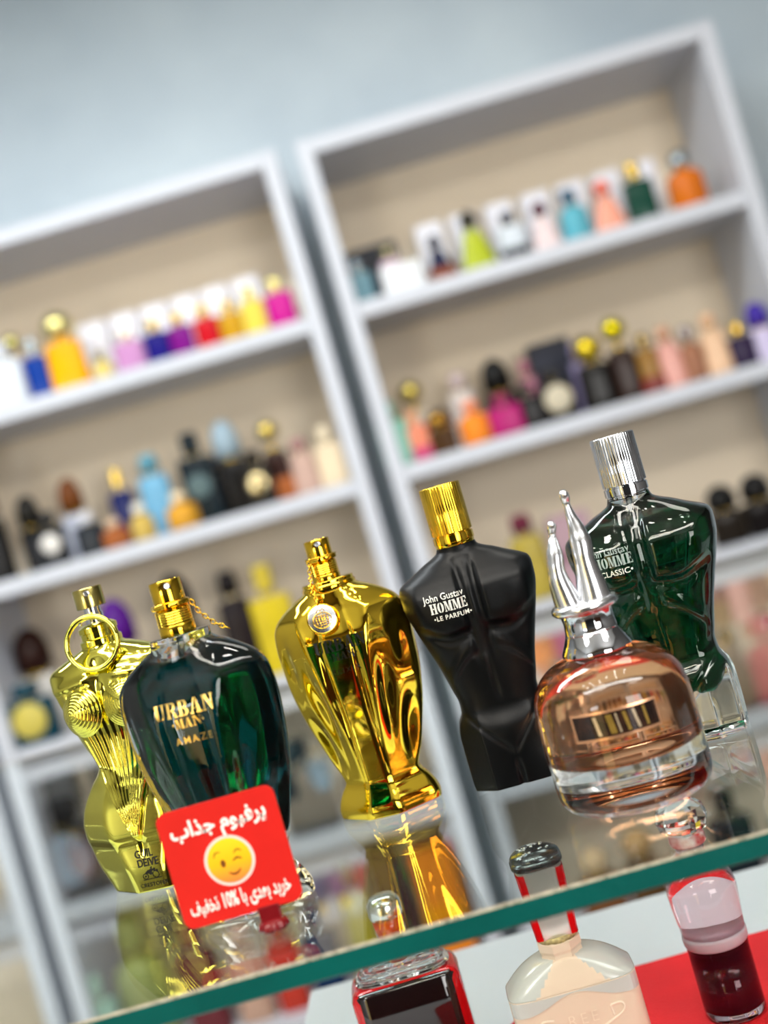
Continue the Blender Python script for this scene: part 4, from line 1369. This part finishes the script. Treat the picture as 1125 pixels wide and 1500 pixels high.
vs, fs = wrap_rect(-22 * mm, 13 * mm, 36.5 * mm, 46.5 * mm)
lay_flat('label_window', vs, fs, 0, 0, tree, SMOKE, pea, eps=.0002)
for (a, b2, c, d) in ((-22.6, 13.6, 46.5, 47.6), (-22.6, 13.6, 35.4, 36.5), (-22.6, -21.9, 36, 47), (12.9, 13.6, 36, 47)):
    vs, fs = wrap_rect(a * mm, b2 * mm, c * mm, d * mm)
    lay_flat('label_border', vs, fs, 0, 0, tree, mat('rose gold border', (226, 170, 130), .25, .7, noise=.1), pea, eps=.0003)
for x0_, x1_, lean, mm_ in ((-13.4, -12.0, .9, 0), (-8.2, -5.6, .8, 1), (-4.4, -3.6, .6, 0), (-.9, .6, .9, 1), (3.6, 4.8, 1.2, 0), (7.4, 8.6, .5, 1)):
    vs = [(x0_ * mm, 37.4 * mm), (x1_ * mm, 37.4 * mm), ((x1_ - lean) * mm, 45.6 * mm), ((x0_ - lean) * mm, 45.6 * mm)]
    lay_flat('label_streak', vs, [(0, 1, 2, 3)], 0, 0, tree, mat('olive amber film', (150, 122, 56), .2, .3, noise=.2, nscale=300) if mm_ else mat('pale film', (190, 170, 140), .2, .3, noise=.2, nscale=300), pea, eps=.0004)
link('dip_tube', tube_me([(0, 0, 68 * mm), (0, 0, 63.4 * mm)], 1.4 * mm, 12), PLASTIC_TUBE, pea)
ncol = [(15.4, 66.8), (16.0, 67.6), (15.8, 69), (14.0, 72.5), (12.6, 75.5), (12.2, 76.2), (12.4, 76.6), (12.0, 77.2), (11.6, 81.5), (12.0, 84.5), (12.9, 85.8)]
link('collar', lathe_me([(r * mm, q * mm) for r, q in ncol], 80), CHROME, pea, angle=40)
link('rim_disc', lathe_me([(r * mm, q * mm) for r, q in [(12, 85.4), (14.2, 85.9), (15.3, 87.2), (15.3, 88.8), (14.2, 90.1), (12.5, 90.5), (6, 90.6)]], 72), SILVER, pea)
# legs: thighs rise from the disc, knees, calves, pointed shoes
for side, pts in ((-1, [(-6.4, 0, 88, 5.2), (-7.4, -.3, 95, 4.6), (-8.2, -1.2, 103, 3.6), (-8.0, -1.4, 107, 3.1), (-7.0, -.6, 112, 3.1), (-6.0, .4, 118, 2.2), (-5.2, .8, 122.5, 1.25), (-4.9, .6, 124.5, 1.6), (-4.6, -1.2, 126, 1.7), (-4.6, -2.6, 128, .9)]),
                  (1, [(5.2, 0, 88, 6.2), (5.3, -.2, 96, 5.4), (5.2, -.8, 104, 4.3), (5.3, -1.0, 109, 3.9), (6.0, -.2, 115, 4.0), (6.0, .8, 121, 3.2), (5.2, 1.2, 128, 2.0), (4.8, 1.2, 134, 1.3), (4.8, .8, 136, 1.7), (4.6, -.8, 138, 1.8), (4.4, -1.6, 140, 1.0)])):
    # densify
    tabx, taby, tabr = ([(p[2], p[k_]) for p in pts] for k_ in (0, 1, 3))
    zs = frange(pts[0][2], pts[-1][2], 46)
    P = [(interp(tabx, z) * mm, interp(taby, z) * mm, z * mm) for z in zs]
    link('leg', tube_me(P, [interp(tabr, z) * 1.25 * mm for z in zs], 20), SILVER, pea)

# ------------------------------------------------------------------ cream bottle on the counter, below the glass
CRD = .540
cp = at_y(822, 1391, CRD)
cr = empty('perfume_bottle', (cp.x, CRD, CZ + .0021), 0, 'cream bottle with pearl shoulders and silver cap with red sides, under the glass edge', 'perfume bottle')
H0 = cp.z - (CZ + .0021)          # neck base height above the counter


def cre_pt(th, z):
    zt = H0 - 10 * mm
    w, d = 30.2 * mm, 15.5 * mm
    if z < 4 * mm:
        k = .93 + .07 * sstep(0, 4 * mm, z)
        w, d = w * k, d * k
    r = superr(th, w, d, 5)
    x, y = r * cos(th), r * sin(th)
    return (x, y, z)


link('body', body_me(frange(0, H0 - 13 * mm, 30), cre_pt, 96), CREAM, cr)


def sh_pt(th, q):
    """pearl shoulder: from the body rim up to the neck; q 0..1"""
    w = 30.2 * mm * (1 - q) ** .5 * (1 - .0) + 10 * mm * (1 - (1 - q) ** .5) if q > 0 else 30.2 * mm
    d = 15.5 * mm + (10 * mm - 15.5 * mm) * q ** 1.5
    r = superr(th, w, d, 5 - 3 * q)
    x, y = r * cos(th), r * sin(th)
    z = H0 - 13 * mm + (13 * mm) * (q ** 1.1)
    dip = 0
    if q == 0:
        z = H0 - 13.0 * mm
    return (x, y, z)


shm = body_me(frange(0, 1, 24), sh_pt, 96)
shm.materials.append(PEARL)
shm.materials.append(CREAM)
for p in shm.polygons:
    c = p.center
    q = (c.z - (H0 - 13 * mm)) / (13 * mm)
    if c.y < -2 * mm and abs(c.x) < (12 * (1 - q) + 5) * mm:
        p.material_index = 1
link('shoulder', shm, None, cr)
# pearl arcs coming down over the front face
crt = BVHTree.FromPolygons([v.co for v in cr.children[0].data.vertices], [tuple(p.vertices) for p in cr.children[0].data.polygons])
av, af = [], []
NA = 40
for i in range(NA + 1):
    u = -29.6 + 59.2 * i / NA
    low = .4 + 7.0 * (1 - g(u, 15))
    av += [(u * mm, H0 - 13.2 * mm), (u * mm, H0 - (13.2 + low) * mm)]
for i in range(NA):
    af.append((2 * i, 2 * i + 1, 2 * i + 3, 2 * i + 2))
lay_flat('shoulder_glaze', av, af, 0, 0, crt, PEARL, cr, eps=.0006)
link('neck', lathe_me([(10.6 * mm, H0 - .5 * mm), (10.2 * mm, H0 + 1.5 * mm), (10.8 * mm, H0 + 3 * mm), (10.8 * mm, H0 + 6.4 * mm), (9.8 * mm, H0 + 7 * mm)], 8, phase=pi / 8), CREAM, cr, smooth=False)
link('neck_gasket', lathe_me([(9.6 * mm, H0 + 6.8 * mm), (9.6 * mm, H0 + 9.2 * mm)], 40), mat('cork gold gasket', (196, 176, 120), .5, .3, noise=.5, nscale=500), cr)


def capsec(z0, z1, tw, name, m, w=10.2, d=8.6, e=4):
    return link(name, rounded_slab(2 * w * mm, 2 * d * mm, z0, z1, tw=tw, e=e, edge=.05, n=48), m, cr, angle=40)


K = H0 + 8.6 * mm
capsec(K, K + 27 * mm, 1.14, 'cap', mat('silver mirror cap', (226, 222, 214), .3, .7, noise=.05), 9.6, 8.2, 5)
for sgn in (-1, 1):
    v = []
    for (zz, f_) in ((K + .6 * mm, 1.0), (K + 26 * mm, 1.14)):
        x0_, x1_ = 7.0 * f_, 9.0 * f_
        yq = -8.35 * f_
        v += [(sgn * x0_ * mm, yq * mm, zz), (sgn * x1_ * mm, (yq + 1.2) * mm, zz), (sgn * x1_ * mm, (-yq - 1.2) * mm, zz), (sgn * x0_ * mm, -yq * mm, zz)]
    # outer side panel as a closed prism just proud of the cap
    o_ = []
    for (zz, f_) in ((K + .6 * mm, 1.0), (K + 26 * mm, 1.14)):
        o_ += [(sgn * 6.6 * f_ * mm, -8.55 * f_ * mm, zz), (sgn * 9.2 * f_ * mm, -8.1 * f_ * mm, zz), (sgn * 9.95 * f_ * mm, -6.6 * f_ * mm, zz),
               (sgn * 9.95 * f_ * mm, 6.6 * f_ * mm, zz), (sgn * 9.2 * f_ * mm, 8.1 * f_ * mm, zz), (sgn * 6.6 * f_ * mm, 8.55 * f_ * mm, zz)]
    fcs = [(0, 1, 7, 6), (1, 2, 8, 7), (2, 3, 9, 8), (3, 4, 10, 9), (4, 5, 11, 10), (5, 0, 6, 11), (0, 5, 4, 3, 2, 1), (6, 7, 8, 9, 10, 11)]
    me = pydata(o_, fcs)
    bm = bmesh.new()
    bm.from_mesh(me)
    bmesh.ops.recalc_face_normals(bm, faces=bm.faces[:])
    bm.to_mesh(me)
    bm.free()
    link('red_inlay', me, REDGLOSS, cr, smooth=False)
crown = rounded_slab(24.6 * mm, 21.6 * mm, K + 26.6 * mm, K + 31 * mm, tw=1.0, e=3.2, edge=.12, n=56)
link('cap_crown', crown, mat('pewter', (120, 124, 128), .18, 1.0, noise=.2), cr)
dm = body_me(frange(0, 1, 14), lambda th, q: (12.0 * mm * sqrt(1 - .98 * q * q) * cos(th) if q < 1 else .6 * mm * cos(th), 10.4 * mm * sqrt(1 - .98 * q * q) * sin(th) if q < 1 else .6 * mm * sin(th), K + (30.8 + 5.0 * q) * mm), 56)
link('cap_dome', dm, mat('pewter'), cr)
dmt = BVHTree.FromPolygons([v.co for v in dm.vertices], [tuple(p.vertices) for p in dm.polygons])
eb2 = bmesh.new()
for i in range(26):
    a = random.uniform(-7, 7)
    bq = random.uniform(-7.5, 1.5)
    hit = dmt.ray_cast(Vector((a * mm, bq * mm, K + .1)), Vector((0, 0, -1)))
    if hit[0]:
        bmesh.ops.create_icosphere(eb2, subdivisions=1, radius=random.uniform(.5, 1.0) * mm, matrix=Matrix.Translation(hit[0]) @ Matrix.Diagonal((1.2, 1, .6, 1)))
me = bpy.data.meshes.new('mesh')
eb2.to_mesh(me)
eb2.free()
link('crest_relief', me, SILVER, cr)
# embossed name with its crossing flourish
EMB = mat('cream relief', (246, 228, 206), .2, noise=.02)
cz = H0 - 25 * mm
vs, fs = text_raw('REE', 7.4 * mm, sx=1.0, offset=-.02, spacing=1.35)
lay_flat('lettering', vs, fs, .8 * mm, cz - 1.5 * mm, crt, EMB, cr, eps=.0006, rot=radians(0))
for pts in ([(-13.4, .9), (-18.6, 1.5), (-19.5, -.3), (-17.2, -3), (-10, -6), (-.9, -9.7), (10.3, -13.2), (16.3, -13.3)],
            [(13, 1.2), (17.8, 1.4), (19, -1.2), (16.3, -3.8), (6.4, -7.7), (-2.4, -10.6), (-12, -14.4), (-20, -18.5)], [(13, 1.2), (13.5, -3.6)]):
    P = []
    for i in range(len(pts) - 1):
        for j in range(6):
            t = j / 6
            p0, p1, p2, p3 = pts[max(0, i - 1)], pts[i], pts[i + 1], pts[min(len(pts) - 1, i + 2)]
            f = [.5 * ((2 * p1[c]) + (-p0[c] + p2[c]) * t + (2 * p0[c] - 5 * p1[c] + 4 * p2[c] - p3[c]) * t * t + (-p0[c] + 3 * p1[c] - 3 * p2[c] + p3[c]) * t ** 3) for c in (0, 1)]
            P.append(f)
    P.append(list(pts[-1]))
    link('flourish', tube_me([(p[0] * mm + 1.3 * mm, -15.4 * mm, cz + p[1] * mm) for p in P], .5 * mm, 8), EMB, cr)

# ------------------------------------------------------------------ dark bottle with red rim, blurred behind
RD = .625
rp = at_y(590, 1424, RD)
rdb = empty('perfume_bottle', (rp.x, RD, CZ + .0021), radians(3), 'nearly black bottle edged in red with clear shoulders under the glass shelf', 'perfume bottle')
hh = rp.z - CZ
link('glass_body', rounded_slab(60 * mm, 34 * mm, 0, hh - 1 * mm, e=7, edge=.16, n=64), REDGLOSS, rdb)
link('dark_panel', rounded_slab(55 * mm, 35.5 * mm, 2 * mm, hh - 1.6 * mm, e=8, edge=.06, n=64), DARKLIQ, rdb)
link('clear_shoulder', rounded_slab(58 * mm, 32 * mm, hh - .8 * mm, hh + 9 * mm, tw=.55, e=3.5, edge=.12, n=64), CLEAR, rdb)
link('neck', lathe_me([(7 * mm, hh + 6 * mm), (6 * mm, hh + 16 * mm)], 32), GOLD, rdb)
link('red_band', lathe_me([(8.2 * mm, hh + 14 * mm), (8.6 * mm, hh + 24 * mm)], 40), REDGLOSS, rdb)
link('cap', lathe_me([(9 * mm, hh + 23.5 * mm), (9.6 * mm, hh + 26 * mm), (9.4 * mm, hh + 31 * mm), (7 * mm, hh + 34.5 * mm), (2 * mm, hh + 35.5 * mm)], 40), SILVER, rdb)

# ------------------------------------------------------------------ purple flask at the right
PD = .612
pp = at_y(1078, 1478, PD)
pf = empty('perfume_bottle', (pp.x, PD, CZ + .0021), 0, 'tapering crystal flask with purple perfume and faceted glass stopper, far right under shelf', 'perfume bottle')
oz = [(14.5, 0), (15.8, 1), (16, 4), (16, 34), (16.4, 42), (18, 60), (18.4, 68), (17, 74), (11, 79), (7.5, 81), (7.5, 86)]
link('glass_body', lathe_me([(r * mm, q * mm) for r, q in oz], 56), mat('rose tinted glass', (244, 214, 220), .0, trans=1.0, ior=1.46), pf)
link('perfume', lathe_me([(3 * mm, 3 * mm), (13.4 * mm, 4 * mm), (14.4 * mm, 8 * mm), (14.6 * mm, 39 * mm), (3 * mm, 39.2 * mm)], 56), PURPLE, pf)
link('frosted_band', lathe_me([(16.3 * mm, 38.5 * mm), (16.8 * mm, 39.5 * mm), (17 * mm, 43 * mm), (16.8 * mm, 45 * mm)], 56), mat('frosted white glass', (235, 215, 225), .4, trans=.4, noise=.1), pf)
link('metal_collar', lathe_me([(9 * mm, 85.5 * mm), (9.6 * mm, 86.5 * mm), (9.6 * mm, 90 * mm), (9 * mm, 91 * mm)], 40), mat('red white collar', (200, 50, 60), .25, noise=.4, nscale=120, alt=(240, 236, 230)), pf)
link('stopper', lathe_me([(7 * mm, 91 * mm), (12.5 * mm, 94 * mm), (14 * mm, 99 * mm), (12.5 * mm, 105 * mm), (8 * mm, 108.5 * mm), (2 * mm, 109 * mm)], 10), CLEAR, pf, smooth=False)

# ------------------------------------------------------------------ unseen blocks added behind the viewer for the gold to mirror
du = empty('reflection_blocks', (0, -1.9, 0), 0, 'unseen blocks added behind the viewer to give the gold bottles dark reflections', 'cabinet')
BLK2 = mat('black reflected block', (14, 14, 14), .4, noise=.1)
link('carcass', box_me(-1.0, 0.55, -.25, .25, 0, 2.1, .004), BLK2, du, smooth=False)
link('brown_block', box_me(.8, 2.2, -.25, .35, 0, 1.25, .004), mat('brown reflected block', (70, 40, 24), .35, noise=.1), du, smooth=False)
link('lit_panel', box_me(-1.9, -1.15, .1, .12, .4, 1.9), mat('glowing reflection panel', (255, 225, 150), .5, emit=1.6), du, smooth=False)  # warm glow added for reflections only, not a sign
